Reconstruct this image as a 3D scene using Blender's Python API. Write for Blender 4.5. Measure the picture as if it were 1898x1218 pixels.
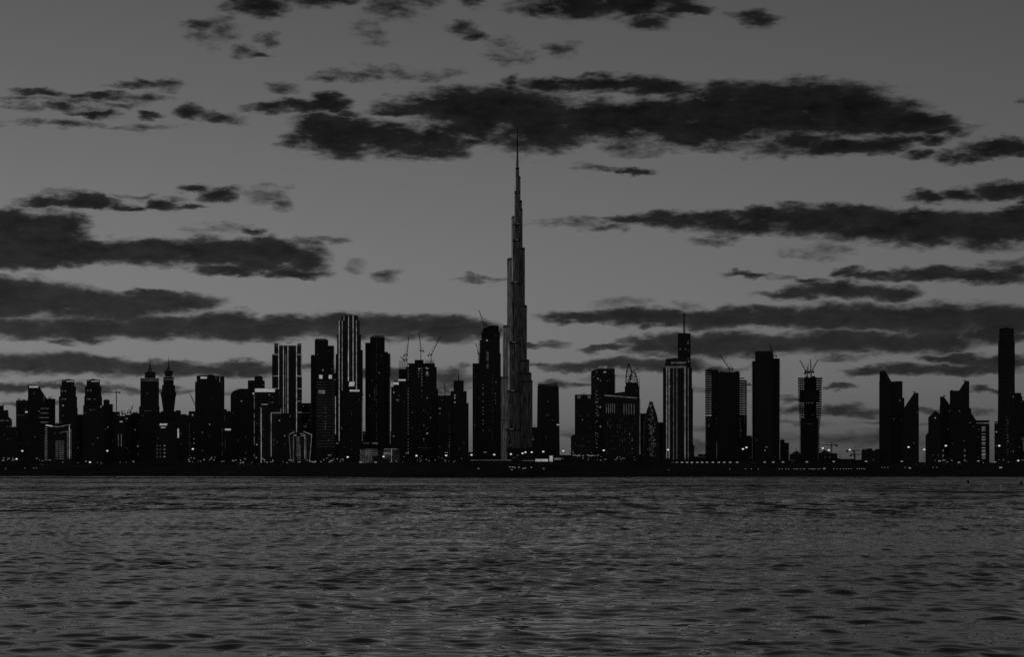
import bpy, bmesh, math, random
import numpy as np
from math import radians, sin, cos, pi, sqrt

for o in list(bpy.data.objects):
    bpy.data.objects.remove(o)
S = bpy.context.scene
C = S.collection

# ------------------------------------------------------------------ camera
F = 4519.0          # focal length in photograph pixels (1898 wide)
CX, HY = 949.0, 866.0   # principal column and horizon row of the photograph
H = 6.0             # eye height above the water
cam_d = bpy.data.cameras.new('camera')
cam_d.sensor_fit = 'HORIZONTAL'
cam_d.sensor_width = 36.0
cam_d.lens = 36.0 * F / 1898.0
cam_d.shift_y = (HY - 609.0) / 1898.0
cam_d.clip_start = 1.0
cam_d.clip_end = 200000.0
cam = bpy.data.objects.new('camera', cam_d)
cam.location = (0, 0, H)
cam.rotation_euler = (radians(90), 0, 0)
C.objects.link(cam)
S.camera = cam

# ------------------------------------------------------------------ colour management and sampling
S.view_settings.view_transform = 'Standard'
S.view_settings.look = 'None'
S.view_settings.exposure = 0.0
S.view_settings.gamma = 1.0
S.view_settings.use_curve_mapping = False
S.render.engine = 'CYCLES'
S.cycles.max_bounces = 3
S.cycles.diffuse_bounces = 1
S.cycles.glossy_bounces = 3
S.cycles.transmission_bounces = 2
S.cycles.caustics_reflective = False
S.cycles.caustics_refractive = False
S.cycles.use_denoising = False
S.cycles.sample_clamp_indirect = 0.5
S.cycles.pixel_filter_type = 'BLACKMAN_HARRIS'

# ------------------------------------------------------------------ sky
W = bpy.data.worlds.new('World')
S.world = W
W.use_nodes = True
wn, wl = W.node_tree.nodes, W.node_tree.links
wn.clear()
W.cycles.sampling_method = 'MANUAL'
W.cycles.sample_map_resolution = 512

SUN_AZ = radians(-34)      # the sun has set behind the towers, to the left
SUN_EL = radians(-3.0)

def mth(op, a, b=None, c=None, clamp=False):
    n = wn.new('ShaderNodeMath'); n.operation = op; n.use_clamp = clamp
    for i, v in enumerate((a, b, c)):
        if v is None: continue
        if isinstance(v, (int, float)): n.inputs[i].default_value = v
        else: wl.new(v, n.inputs[i])
    return n.outputs[0]
def vmt(op, a, b=None, c=None, out=0):
    n = wn.new('ShaderNodeVectorMath'); n.operation = op
    for i, v in enumerate((a, b, c)):
        if v is None: continue
        if isinstance(v, tuple): n.inputs[i].default_value = v
        else: wl.new(v, n.inputs[i])
    return n.outputs[out]
def maprange(v, a, b, lo, hi, kind='SMOOTHSTEP'):
    n = wn.new('ShaderNodeMapRange'); n.interpolation_type = kind; n.clamp = True
    wl.new(v, n.inputs['Value'])
    n.inputs['From Min'].default_value = a; n.inputs['From Max'].default_value = b
    n.inputs['To Min'].default_value = lo; n.inputs['To Max'].default_value = hi
    return n.outputs['Result']
def comb(x, y, z):
    n = wn.new('ShaderNodeCombineXYZ')
    for i, v in enumerate((x, y, z)):
        if isinstance(v, (int, float)): n.inputs[i].default_value = v
        else: wl.new(v, n.inputs[i])
    return n.outputs[0]
def noise(vec, scale, detail, rough, dist=0.0, lac=2.0):
    n = wn.new('ShaderNodeTexNoise'); n.noise_dimensions = '3D'
    wl.new(vec, n.inputs['Vector'])
    n.inputs['Scale'].default_value = scale; n.inputs['Detail'].default_value = detail
    n.inputs['Roughness'].default_value = rough; n.inputs['Distortion'].default_value = dist
    n.inputs['Lacunarity'].default_value = lac
    return n
tc = wn.new('ShaderNodeTexCoord')
sep = wn.new('ShaderNodeSeparateXYZ'); wl.new(tc.outputs['Generated'], sep.inputs[0])
dx, dy, dz = sep.outputs
az = mth('ARCTAN2', dx, dy)                                     # azimuth from the view axis
hor = mth('SQRT', mth('ADD', mth('MULTIPLY', dx, dx), mth('MULTIPLY', dy, dy)))
el = mth('DIVIDE', mth('ABSOLUTE', dz), mth('MAXIMUM', hor, 0.02))   # tangent of the elevation

sky = wn.new('ShaderNodeTexSky'); sky.sky_type = 'NISHITA'; sky.sun_disc = False
sky.sun_elevation = SUN_EL; sky.sun_rotation = SUN_AZ
sky.altitude = 0; sky.air_density = 1.0; sky.dust_density = 2.5; sky.ozone_density = 1.0
za = mth('ABSOLUTE', dz)
svec = vmt('NORMALIZE', comb(dx, dy, mth('ADD', mth('MULTIPLY', za, mth('MULTIPLY_ADD', za, 3.6, 1.3)), 0.037)))   # bent lookup: lifts the glow at the horizon, dims it higher up
wl.new(svec, sky.inputs['Vector'])
bw = wn.new('ShaderNodeRGBToBW'); wl.new(sky.outputs[0], bw.inputs[0])
SKY_GAIN, SKY_POW = 0.95, 1.0
skyv = mth('MULTIPLY', mth('POWER', bw.outputs[0], SKY_POW), SKY_GAIN)

# clouds: banks of stratocumulus placed by bearing and elevation (photograph rows and columns turned into angles)
CL = [  # centre column, centre row, half width, half height above, half height below, density
 (480,6,62,30,26,1.0),(600,-2,66,20,18,.8),(730,8,42,20,25,.55),(790,0,30,15,15,.6),(870,2,22,12,12,.6),
 (376,46,22,10,10,.6),(404,66,26,14,14,.36),(412,52,22,16,12,.33),(446,94,16,9,10,.42),(480,102,22,5,6,.55),(508,70,20,8,9,.4),
 (850,50,32,14,14,.65),(868,62,26,12,12,.6),(930,95,26,15,15,.33),(690,60,20,12,12,.3),
 (1030,4,100,22,20,.85),(1150,8,150,25,26,1.0),(1270,15,56,14,12,.85),(1195,42,40,12,14,.6),(1395,30,38,12,16,.6),
 (1052,90,22,12,12,.4),(985,105,20,8,8,.33),(650,142,52,8,7,.45),(720,130,44,9,8,.33),(775,142,48,9,7,.38),(525,163,30,9,8,.5),
 (80,174,50,8,7,.6),(170,175,70,8,9,.75),(270,183,36,9,9,.55),(245,157,56,7,7,.6),(305,160,24,9,8,.5),
 (110,200,80,5,5,.5),(110,198,28,8,6,.65),(175,210,40,6,8,.78),(225,196,34,6,7,.55),(283,212,28,5,7,.75),
 (90,226,70,5,6,.5),(185,230,70,6,6,.5),(265,233,40,4,4,.38),(140,186,40,4,5,.45),(60,186,60,3,3,.33),(30,202,40,3,3,.3),
 (360,205,32,15,16,.95),(400,214,50,12,14,.75),(430,210,24,8,8,.55),
 (500,195,48,9,13,.9),(560,192,60,12,14,.95),(612,184,46,15,18,1.05),(640,205,22,8,10,.6),
 (590,236,66,28,28,1.1),(640,250,90,32,38,1.15),(720,256,100,28,32,1.1),(800,260,80,24,26,1.0),(860,262,36,14,14,.7),(560,250,36,20,24,.9),
 (750,204,70,7,9,.85),(820,196,110,20,16,1.1),(850,190,100,20,20,1.1),(930,205,160,40,30,1.15),(880,228,70,26,26,1.0),(840,236,60,16,20,.85),(1000,238,95,38,48,1.0),(1040,262,50,14,22,.85),
 (1080,222,200,34,34,1.15),(1220,225,200,36,40,1.2),(1390,205,190,50,52,1.3),(1300,235,150,30,34,1.2),(1480,208,170,54,48,1.3),
 (1590,210,110,48,40,1.2),(1665,226,80,28,22,1.1),(1745,240,40,9,10,.9),(1780,244,30,6,7,.5),(1620,185,50,16,22,.95),(1720,230,60,14,16,.9),
 (1040,158,75,12,14,.9),(1130,157,80,14,18,.95),(1220,162,70,18,18,1.0),(1260,172,60,16,14,.8),(945,152,24,10,10,.65),(1410,172,60,16,20,1.1),(1520,172,50,14,16,1.05),
 (1500,268,110,18,24,.95),(1580,266,110,16,22,1.0),(1660,258,60,12,12,.8),(1720,256,60,10,11,.7),(1180,276,46,9,11,.48),(1310,271,56,9,10,.55),
 (1790,284,50,12,14,.85),(1850,274,60,16,17,1.0),(1890,268,30,10,10,.8),(1705,286,34,13,12,.85),
 (1165,315,36,8,9,.85),(1105,313,30,6,5,.45),(1896,188,8,8,8,.4),
 (1725,362,46,11,12,.9),(1795,356,44,14,14,.9),(1870,352,50,18,16,1.0),(1896,374,12,7,7,.8),(1700,368,24,5,6,.5),
 (1200,407,80,10,8,.75),(1290,405,110,16,20,1.0),(1390,410,120,20,26,1.05),(1380,422,60,8,12,.9),(1500,408,110,22,24,1.1),(1560,400,70,20,20,1.1),
 (1620,418,130,26,28,1.1),(1730,420,130,28,36,1.15),(1700,400,60,14,14,1.05),(1850,425,110,32,38,1.2),(1880,400,50,18,20,1.1),
 (1070,413,50,4,4,.26),(1130,422,40,4,5,.4),(1100,405,30,5,5,.33),
 (1530,466,36,11,11,.4),(1480,470,26,8,8,.38),(1320,446,36,5,5,.4),
 (1390,514,52,7,6,.75),(1460,516,30,4,4,.35),
 (1470,545,66,9,9,.85),(1560,541,90,15,17,1.0),(1640,542,66,13,14,.95),(1510,522,30,7,7,.6),
 (1565,508,32,9,7,.8),(1640,514,80,8,10,.8),(1730,511,80,14,12,.95),(1820,514,80,15,14,1.0),(1885,502,40,12,10,.8),(1870,490,40,6,6,.45),
 (90,375,52,12,11,1.0),(160,377,70,14,12,1.05),(230,384,36,8,8,.85),(300,377,36,11,11,.95),(350,382,46,8,8,.8),(240,361,30,5,5,.5),(120,358,30,5,4,.4),
 (360,352,36,8,8,.85),(415,362,42,12,14,.85),(440,350,18,7,6,.5),(320,364,18,4,4,.5),(500,360,26,14,10,.3),(518,378,16,9,8,.45),
 (20,420,80,28,34,1.15),(90,424,60,32,30,1.15),(60,450,110,22,30,1.1),(0,475,150,30,22,1.2),(150,472,110,24,24,1.15),(280,468,110,24,25,1.15),
 (400,468,110,24,26,1.1),(500,465,70,20,26,1.05),(560,480,46,30,22,.9),(430,500,66,9,11,.8),(545,502,60,11,11,.9),(480,490,70,14,16,.9),
 (472,432,28,7,8,.75),(420,428,50,7,6,.33),(600,446,34,4,5,.4),(653,494,14,10,8,.33),(720,509,26,6,7,.5),(860,509,36,5,6,.58),(922,512,24,4,5,.48),
 (40,548,100,32,34,1.25),(20,565,80,22,28,1.15),(120,556,76,28,34,1.2),(220,565,90,26,30,1.2),(300,556,96,18,24,1.15),(290,540,70,8,9,.8),(350,562,46,14,12,.95),
 (40,610,110,18,20,1.05),(170,605,110,20,24,1.1),(300,605,100,20,25,1.1),(420,603,100,22,26,1.1),(530,606,100,22,26,1.1),(650,604,90,24,28,1.1),
 (640,588,40,10,10,1.0),(740,606,90,23,28,1.1),(830,610,80,22,26,1.1),(890,612,34,20,20,.9),(115,630,24,5,6,.7),
 (40,676,90,20,20,1.05),(100,668,60,18,20,1.0),(160,680,110,18,20,1.05),(280,684,110,15,18,1.0),(390,688,80,12,14,.95),(440,676,56,12,14,.9),(480,688,40,14,14,.9),
 (50,717,100,7,9,.85),(180,719,70,7,8,.75),(300,724,60,5,6,.6),(60,748,60,5,6,.6),(440,730,40,6,6,.5),
 (700,692,110,12,16,.8),(835,700,46,16,28,.75),(780,700,50,12,16,.7),(866,680,18,5,6,.55),(560,680,50,8,10,.6),
 (1080,588,70,14,12,1.0),(1150,585,80,14,16,1.0),(1240,588,70,15,15,1.0),(1330,590,90,20,20,1.05),(1430,590,90,22,20,1.1),(1540,590,100,24,24,1.1),
 (1640,590,100,26,26,1.1),(1740,592,100,26,30,1.15),(1850,590,90,30,34,1.2),(1860,625,80,14,14,1.0),(1150,564,38,7,6,.38),(1205,603,18,6,7,.65),(1270,566,14,4,4,.3),
 (1195,640,50,20,18,1.0),(1260,640,70,22,20,1.05),(1350,640,90,24,22,1.05),(1440,642,80,18,20,1.0),(1540,636,90,24,22,1.05),(1640,634,90,18,22,1.0),(1740,632,90,18,22,1.05),(1830,620,60,14,20,1.0),
 (1120,643,46,5,7,.75),(998,636,26,4,5,.6),(1040,634,22,5,5,.5),
 (1060,677,70,9,10,.9),(1140,674,80,12,11,.95),(1230,676,80,14,12,.95),(1330,680,50,9,8,.75),(1000,672,40,5,6,.6),
 (1020,712,32,9,9,.75),(1068,715,26,7,7,.6),(1130,700,40,5,5,.4),
 (1720,664,30,8,10,.8),(1770,668,60,12,12,.95),(1850,676,70,12,14,1.0),(1610,691,50,9,9,.85),(1690,690,80,11,11,.95),(1790,690,90,11,11,.95),
 (1560,663,36,4,5,.5),(1550,714,34,5,6,.75),(1600,664,20,5,5,.45),(1400,676,30,4,5,.4),
 (1465,737,22,6,6,.65),(1465,757,30,8,8,.6),(1560,758,60,14,12,.7),(1600,768,40,10,10,.65),(1590,757,22,5,5,.6),(1650,786,70,3,3,.5),(1480,785,40,3,3,.4),
 (1815,725,26,6,6,.75),(1725,764,36,5,7,.6),(1845,728,12,5,6,.7),(1820,765,26,4,5,.5),(1055,800,26,7,5,.5),(1300,800,30,5,4,.35),(1330,720,40,4,4,.35),
 (1600,812,120,9,10,.42),(1290,830,90,8,10,.35),
]
P = comb(az, el, mth('MULTIPLY', el, -1.0))
# the outlines are torn by noise laid out in the sky's own angles
wv = comb(az, mth('MULTIPLY', el, 2.5), 0.37)
wa = noise(wv, 30.0, 3.0, 0.55)
wb = noise(wv, 110.0, 4.0, 0.62)
warp = vmt('ADD', vmt('MULTIPLY', vmt('SUBTRACT', wa.outputs['Color'], (.5, .5, .5)), (.020, .0085, 0)),
           vmt('MULTIPLY', vmt('SUBTRACT', wb.outputs['Color'], (.5, .5, .5)), (.0085, .0056, 0)))
wsep = wn.new('ShaderNodeSeparateXYZ'); wl.new(warp, wsep.inputs[0])
PW = vmt('ADD', P, comb(wsep.outputs[0], wsep.outputs[1], mth('MULTIPLY', wsep.outputs[1], -1.0)))
fb = noise(wv, 62.0, 8.0, 0.70)
tear = mth('MULTIPLY', mth('SUBTRACT', fb.outputs[0], 0.5), maprange(el, 0.03, 0.13, 1.5, 2.6))   # far banks look smoother
inner = noise(wv, 40.0, 4.0, 0.55)
up = noise(vmt('ADD', wv, (0.003, 0.016, 0.0)), 62.0, 8.0, 0.70)
painted_relief = maprange(mth('SUBTRACT', fb.outputs[0], up.outputs[0]), -0.16, 0.22, -0.012, 0.045)   # lighting painted in: tops of the lumps toned lighter, undersides darker
shade = mth('ADD', mth('MULTIPLY', inner.outputs[0], 0.10), painted_relief)
air = maprange(el, 0.010, 0.120, 0.085, 0.0)                     # haze painted in: far low clouds toned lighter

# one node group adds six cloud banks to the running field
NB = 6
G = bpy.data.node_groups.new('cloud_banks', 'ShaderNodeTree')
def gsock(nm, kind, io='INPUT'): G.interface.new_socket(nm, in_out=io, socket_type=kind)
gsock('P', 'NodeSocketVector'); gsock('field', 'NodeSocketFloat')
for i in range(NB):
    gsock('S%d' % i, 'NodeSocketVector'); gsock('O%d' % i, 'NodeSocketVector'); gsock('D%d' % i, 'NodeSocketFloat')
gsock('field', 'NodeSocketFloat', 'OUTPUT')
gi, go = G.nodes.new('NodeGroupInput'), G.nodes.new('NodeGroupOutput')
prev = gi.outputs[1]
for i in range(NB):
    q = G.nodes.new('ShaderNodeVectorMath'); q.operation = 'MULTIPLY_ADD'
    G.links.new(gi.outputs[0], q.inputs[0]); G.links.new(gi.outputs[2 + 3 * i], q.inputs[1]); G.links.new(gi.outputs[3 + 3 * i], q.inputs[2])
    m = G.nodes.new('ShaderNodeVectorMath'); m.operation = 'MAXIMUM'; m.inputs[1].default_value = (-900, 0, 0)
    G.links.new(q.outputs[0], m.inputs[0])
    d = G.nodes.new('ShaderNodeVectorMath'); d.operation = 'DOT_PRODUCT'
    G.links.new(m.outputs[0], d.inputs[0]); G.links.new(m.outputs[0], d.inputs[1])
    e = G.nodes.new('ShaderNodeMath'); e.operation = 'SUBTRACT'; e.inputs[0].default_value = 1.0
    G.links.new(d.outputs['Value'], e.inputs[1])
    k = G.nodes.new('ShaderNodeMath'); k.operation = 'MULTIPLY'
    G.links.new(e.outputs[0], k.inputs[0]); G.links.new(gi.outputs[4 + 3 * i], k.inputs[1])
    mx = G.nodes.new('ShaderNodeMath'); mx.operation = 'MAXIMUM'
    G.links.new(prev, mx.inputs[0]); G.links.new(k.outputs[0], mx.inputs[1])
    prev = mx.outputs[0]
G.links.new(prev, go.inputs[0])

# one more group turns a field into the tone of the sky there
T = bpy.data.node_groups.new('cloud_tone', 'ShaderNodeTree')
for nm in ('field', 'sky', 'inner', 'air'): T.interface.new_socket(nm, in_out='INPUT', socket_type='NodeSocketFloat')
T.interface.new_socket('tone', in_out='OUTPUT', socket_type='NodeSocketColor')
_wn, _wl = wn, wl
wn, wl = T.nodes, T.links
ti, to = wn.new('NodeGroupInput'), wn.new('NodeGroupOutput')
alpha = maprange(ti.outputs[0], -0.28, 0.74, 0.0, 1.0)
thick = maprange(ti.outputs[0], 0.15, 1.3, 0.0, 1.0)            # thin parts painted lighter, as if afterglow came through
core = mth('ADD', mth('MULTIPLY', thick, -0.085), mth('ADD', ti.outputs[2], 0.085))
core = mth('ADD', core, ti.outputs[3])
res = mth('MULTIPLY', ti.outputs[1], mth('ADD', mth('SUBTRACT', 1.0, alpha), mth('MULTIPLY', core, alpha)))
wl.new(comb(res, res, res), to.inputs[0])
wn, wl = _wn, _wl

def tone_bg(field):
    g = wn.new('ShaderNodeGroup'); g.node_tree = T
    for i, v in enumerate((field, skyv, shade, air)): wl.new(v, g.inputs[i])
    b = wn.new('ShaderNodeBackground'); wl.new(g.outputs[0], b.inputs['Color'])
    return b.outputs[0]
banks = []
for cx, cy, rx, rt, rb, s in CL:
    u0 = math.atan((cx - CX) / F); v0 = (HY - cy) / sqrt(F * F + (cx - CX) ** 2)
    k_ = 1.0 if s > .7 else 1.0 + (.7 - s) * .7             # thin scraps are looser
    if s > .88: k_ = 1.06
    if s < .6: s *= .78
    banks.append((u0, v0, rx * 1.10 * k_ / F, rt * 1.14 * k_ / F, rb * 1.08 * k_ / F, s))
def leaf(a0, a1, e0, e1):
    sel = [b for b in banks if b[0] - 1.5 * b[2] - .008 < a1 and b[0] + 1.5 * b[2] + .008 > a0
           and b[1] - 1.5 * b[4] - .005 < e1 and b[1] + 1.5 * b[3] + .005 > e0]
    acc = -1.3
    for i in range(0, len(sel), NB):
        g = wn.new('ShaderNodeGroup'); g.node_tree = G
        wl.new(PW, g.inputs[0])
        if isinstance(acc, float): g.inputs[1].default_value = acc
        else: wl.new(acc, g.inputs[1])
        for j in range(NB):
            if i + j < len(sel):
                u0, v0, rx, rt, rb, s = sel[i + j]
                g.inputs[2 + 3 * j].default_value = (1 / rx, 1 / rt, 1 / rb)
                g.inputs[3 + 3 * j].default_value = (-u0 / rx, -v0 / rt, v0 / rb)
                g.inputs[4 + 3 * j].default_value = s
            else:
                g.inputs[4 + 3 * j].default_value = 0.0
                g.inputs[3 + 3 * j].default_value = (0, 0, 0)
                g.inputs[2 + 3 * j].default_value = (0, 0, 0)
                g.inputs[4 + 3 * j].default_value = -5.0
        acc = g.outputs[0]
    f = tear if isinstance(acc, float) else mth('ADD', mth('MINIMUM', acc, 0.95), tear)
    if isinstance(acc, float): f = mth('ADD', tear, -1.3)
    return tone_bg(f)
def split(c, x, lo, hi):
    m = wn.new('ShaderNodeMixShader')
    wl.new(mth('GREATER_THAN', c, x), m.inputs[0]); wl.new(lo, m.inputs[1]); wl.new(hi, m.inputs[2])
    return m.outputs[0]
AZ = [-.225, -.105, 0.0, .105, .225]
EL = [-.01, .045, .082, .130, .205]
def quad(i0, i1, j0, j1):
    if i1 - i0 == 1 and j1 - j0 == 1: return leaf(AZ[i0], AZ[i1], EL[j0], EL[j1])
    if i1 - i0 > 1:
        m = (i0 + i1) // 2
        return split(az, AZ[m], quad(i0, m, j0, j1), quad(m, i1, j0, j1))
    m = (j0 + j1) // 2
    return split(el, EL[m], quad(i0, i1, j0, m), quad(i0, i1, m, j1))
front = quad(0, 4, 0, 4)
# beyond the part of the sky in view the same kind of cloud goes on, thinned to brighten the water
gn = noise(comb(az, mth('MULTIPLY', el, 2.4), 5.1), 9.0, 7.0, 0.6)
generic = mth('ADD', mth('MULTIPLY', mth('SUBTRACT', gn.outputs[0], 0.70), 6.0), mth('MULTIPLY', tear, 0.5))
rest = tone_bg(generic)
outside = mth('MAXIMUM', maprange(mth('ABSOLUTE', az), 0.214, 0.225, 0, 1), maprange(el, 0.195, 0.205, 0, 1))
mixo = wn.new('ShaderNodeMixShader'); wl.new(outside, mixo.inputs[0]); wl.new(front, mixo.inputs[1]); wl.new(rest, mixo.inputs[2])
wo = wn.new('ShaderNodeOutputWorld'); wl.new(mixo.outputs[0], wo.inputs['Surface'])

# the last light of the sun that has just gone down behind the towers
sun_d = bpy.data.lights.new('sun', 'SUN'); sun_d.energy = 0.02; sun_d.angle = radians(10); sun_d.color = (1, 1, 1)
sun = bpy.data.objects.new('sun', sun_d); C.objects.link(sun)
sun.rotation_euler = (radians(88), 0, pi - SUN_AZ)
# ------------------------------------------------------------------ materials (all procedural)
def new_mat(name):
    m = bpy.data.materials.new(name); m.use_nodes = True
    nt = m.node_tree; b = nt.nodes['Principled BSDF']
    return m, nt, b
def grey(v): return (v, v, v, 1.0)
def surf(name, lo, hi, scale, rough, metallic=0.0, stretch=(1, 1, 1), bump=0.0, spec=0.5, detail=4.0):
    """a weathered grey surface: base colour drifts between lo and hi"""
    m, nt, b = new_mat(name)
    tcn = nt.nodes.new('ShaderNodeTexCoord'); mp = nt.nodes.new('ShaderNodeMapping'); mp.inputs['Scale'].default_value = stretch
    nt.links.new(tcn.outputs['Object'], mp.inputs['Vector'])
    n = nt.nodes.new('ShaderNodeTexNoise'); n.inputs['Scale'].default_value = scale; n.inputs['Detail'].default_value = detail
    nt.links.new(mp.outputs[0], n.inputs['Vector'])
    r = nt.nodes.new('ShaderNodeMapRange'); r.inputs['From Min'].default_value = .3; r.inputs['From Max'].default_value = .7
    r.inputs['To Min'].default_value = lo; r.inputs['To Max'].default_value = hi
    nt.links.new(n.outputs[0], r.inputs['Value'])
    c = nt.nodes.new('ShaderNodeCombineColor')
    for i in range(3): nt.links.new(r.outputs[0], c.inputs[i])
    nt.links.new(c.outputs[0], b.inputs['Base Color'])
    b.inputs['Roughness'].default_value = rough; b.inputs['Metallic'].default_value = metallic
    b.inputs['Specular IOR Level'].default_value = spec
    if bump:
        bn = nt.nodes.new('ShaderNodeBump'); bn.inputs['Strength'].default_value = bump; bn.inputs['Distance'].default_value = .3
        nt.links.new(n.outputs[0], bn.inputs['Height']); nt.links.new(bn.outputs[0], b.inputs['Normal'])
    return m
def glow(name, v, spread=0.5, scale=0.35):
    """something that gives off light; unevenly bright, as lit rooms and tubes are"""
    m, nt, b = new_mat(name)
    b.inputs['Base Color'].default_value = grey(.3)
    tcn = nt.nodes.new('ShaderNodeTexCoord')
    n = nt.nodes.new('ShaderNodeTexNoise'); n.inputs['Scale'].default_value = scale; n.inputs['Detail'].default_value = 2.0
    nt.links.new(tcn.outputs['Object'], n.inputs['Vector'])
    r = nt.nodes.new('ShaderNodeMapRange'); r.inputs['From Min'].default_value = .3; r.inputs['From Max'].default_value = .7
    r.inputs['To Min'].default_value = v * (1 - spread); r.inputs['To Max'].default_value = v * (1 + spread)
    nt.links.new(n.outputs[0], r.inputs['Value'])
    b.inputs['Emission Color'].default_value = grey(1.0)
    nt.links.new(r.outputs[0], b.inputs['Emission Strength'])
    m.cycles.emission_sampling = 'NONE'
    return m
M = {
 'glass':   surf('dark_curtain_glass', .13, .19, .02, .45, stretch=(1, 1, .2), spec=.12),
 'glass2':  surf('smoked_glass', .12, .17, .05, .45, spec=.12),
 'stone':   surf('grey_stone_cladding', .09, .13, .03, .75, spec=.2),
 'conc':    surf('raw_concrete', .09, .14, .06, .85, spec=.05),
 'band':    surf('spandrel_panel', .14, .20, .08, .7, spec=.1),
 'steel':   surf('crane_steel', .04, .06, .3, .6, spec=.3),
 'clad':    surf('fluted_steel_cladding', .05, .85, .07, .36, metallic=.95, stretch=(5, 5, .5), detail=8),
 'clad2':   surf('dark_steel_band', .03, .05, .1, .5, metallic=.3),
 'soil':    surf('dry_sand_bank', .05, .09, .05, .95, bump=.3, spec=.05),
 'ground':  surf('dusty_ground', .05, .08, .01, .95, spec=.05),
 'scrub':   surf('dark_scrub_leaf', .02, .045, .4, .9, spec=.1),
 'buoy':    surf('buoy_paint', .04, .07, 1.0, .6, spec=.2),
 'win_dim': glow('lit_window_dim', .024, .8, .05),
 'win':     glow('lit_window', .065, .7, .05),
 'win_hi':  glow('lit_window_bright', .17, .4, .05),
 'tube':    glow('led_tube', .16, .55, .10),
 'tube_dim':glow('led_tube_dim', .07, .6, .10),
 'sign':    glow('backlit_panel', .25, .25, .25),
 'lamp':    glow('lamp_glass', .7, .2, .1),
 'lamp_sm': glow('small_lamp_glass', .22, .4, .02),
}
# water
WAVE = .0054
RIPPLE, CHOP, GROUP = .01, 2.0, .9
mw, nt, b = new_mat('sea_water')
b.inputs['Base Color'].default_value = grey(.012); b.inputs['Roughness'].default_value = .03; b.inputs['IOR'].default_value = 1.6
tcn = nt.nodes.new('ShaderNodeTexCoord')
def wnoise(scale, det, stretch):
    mp = nt.nodes.new('ShaderNodeMapping'); mp.inputs['Scale'].default_value = stretch
    nt.links.new(tcn.outputs['Object'], mp.inputs['Vector'])
    n = nt.nodes.new('ShaderNodeTexNoise'); n.inputs['Scale'].default_value = scale; n.inputs['Detail'].default_value = det
    n.inputs['Roughness'].default_value = .55
    nt.links.new(mp.outputs[0], n.inputs['Vector']); return n.outputs[0]
def wm(op, a, b_, c_=None):
    n = nt.nodes.new('ShaderNodeMath'); n.operation = op
    for i, v in enumerate((a, b_, c_)):
        if v is None: continue
        if isinstance(v, (int, float)): n.inputs[i].default_value = v
        else: nt.links.new(v, n.inputs[i])
    return n.outputs[0]
def wv_(op, a, b_):
    n = nt.nodes.new('ShaderNodeVectorMath'); n.operation = op
    for i, v in enumerate((a, b_)):
        if isinstance(v, tuple): n.inputs[i].default_value = v
        elif v is not None: nt.links.new(v, n.inputs[i])
    return n.outputs[0]
def wr(v, a, b_, lo, hi):
    n = nt.nodes.new('ShaderNodeMapRange'); nt.links.new(v, n.inputs['Value']); n.interpolation_type = 'SMOOTHSTEP'
    for k_, x_ in zip(('From Min', 'From Max', 'To Min', 'To Max'), (a, b_, lo, hi)): n.inputs[k_].default_value = x_
    return n.outputs[0]
def scl(v, f):
    n = nt.nodes.new('ShaderNodeVectorMath'); n.operation = 'SCALE'; nt.links.new(v, n.inputs[0])
    if isinstance(f, (int, float)): n.inputs['Scale'].default_value = f
    else: nt.links.new(f, n.inputs['Scale'])
    return n.outputs[0]
def slopes(scale, det, stretch, rough=.55):
    """a field of small surface slopes"""
    mp = nt.nodes.new('ShaderNodeMapping'); mp.inputs['Scale'].default_value = stretch
    nt.links.new(tcn.outputs['Object'], mp.inputs['Vector'])
    n = nt.nodes.new('ShaderNodeTexNoise'); n.inputs['Scale'].default_value = scale; n.inputs['Detail'].default_value = det
    n.inputs['Roughness'].default_value = rough
    nt.links.new(mp.outputs[0], n.inputs['Vector'])
    return wv_('SUBTRACT', n.outputs['Color'], (.5, .5, .5))
sepw = nt.nodes.new('ShaderNodeSeparateXYZ'); nt.links.new(tcn.outputs['Object'], sepw.inputs[0])
yy_ = sepw.outputs[1]
# gusts roughen some stretches of the water more than others; the open middle of the bay is rougher than the lee close by
patch = wnoise(.010, 3, (.40, 1, 1))
gust = wm('MULTIPLY', wr(patch, .32, .68, .35, 1.5), wr(yy_, 170, 330, .6, 1.15))
ripple = scl(slopes(1.4, 2, (.6, 1, 1)), RIPPLE)
chop = slopes(.17, 3, (1, .30, 1), .62)
# wind waves running in to this shore: steep fronts on the near side, long backs
front_ = nt.nodes.new('ShaderNodeVectorMath'); front_.operation = 'ABSOLUTE'; nt.links.new(chop, front_.inputs[0])
chop = scl(wv_('ADD', wv_('MULTIPLY', chop, (1, .25, 0)), wv_('MULTIPLY', front_.outputs[0], (0, -1.05, 0))), wr(yy_, 180, 400, .02, CHOP))
group = scl(slopes(.05, 3, (1, .30, 1), .65), wr(yy_, 260, 600, 0.0, GROUP))
slope = scl(wv_('ADD', wv_('ADD', ripple, chop), group), gust)
slope = wv_('MULTIPLY', slope, (1, 1, 0))
geo = nt.nodes.new('ShaderNodeNewGeometry')
nrm = wv_('NORMALIZE', wv_('ADD', geo.outputs['Normal'], slope), None)
nt.links.new(nrm, b.inputs['Normal'])
M['water'] = mw

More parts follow.
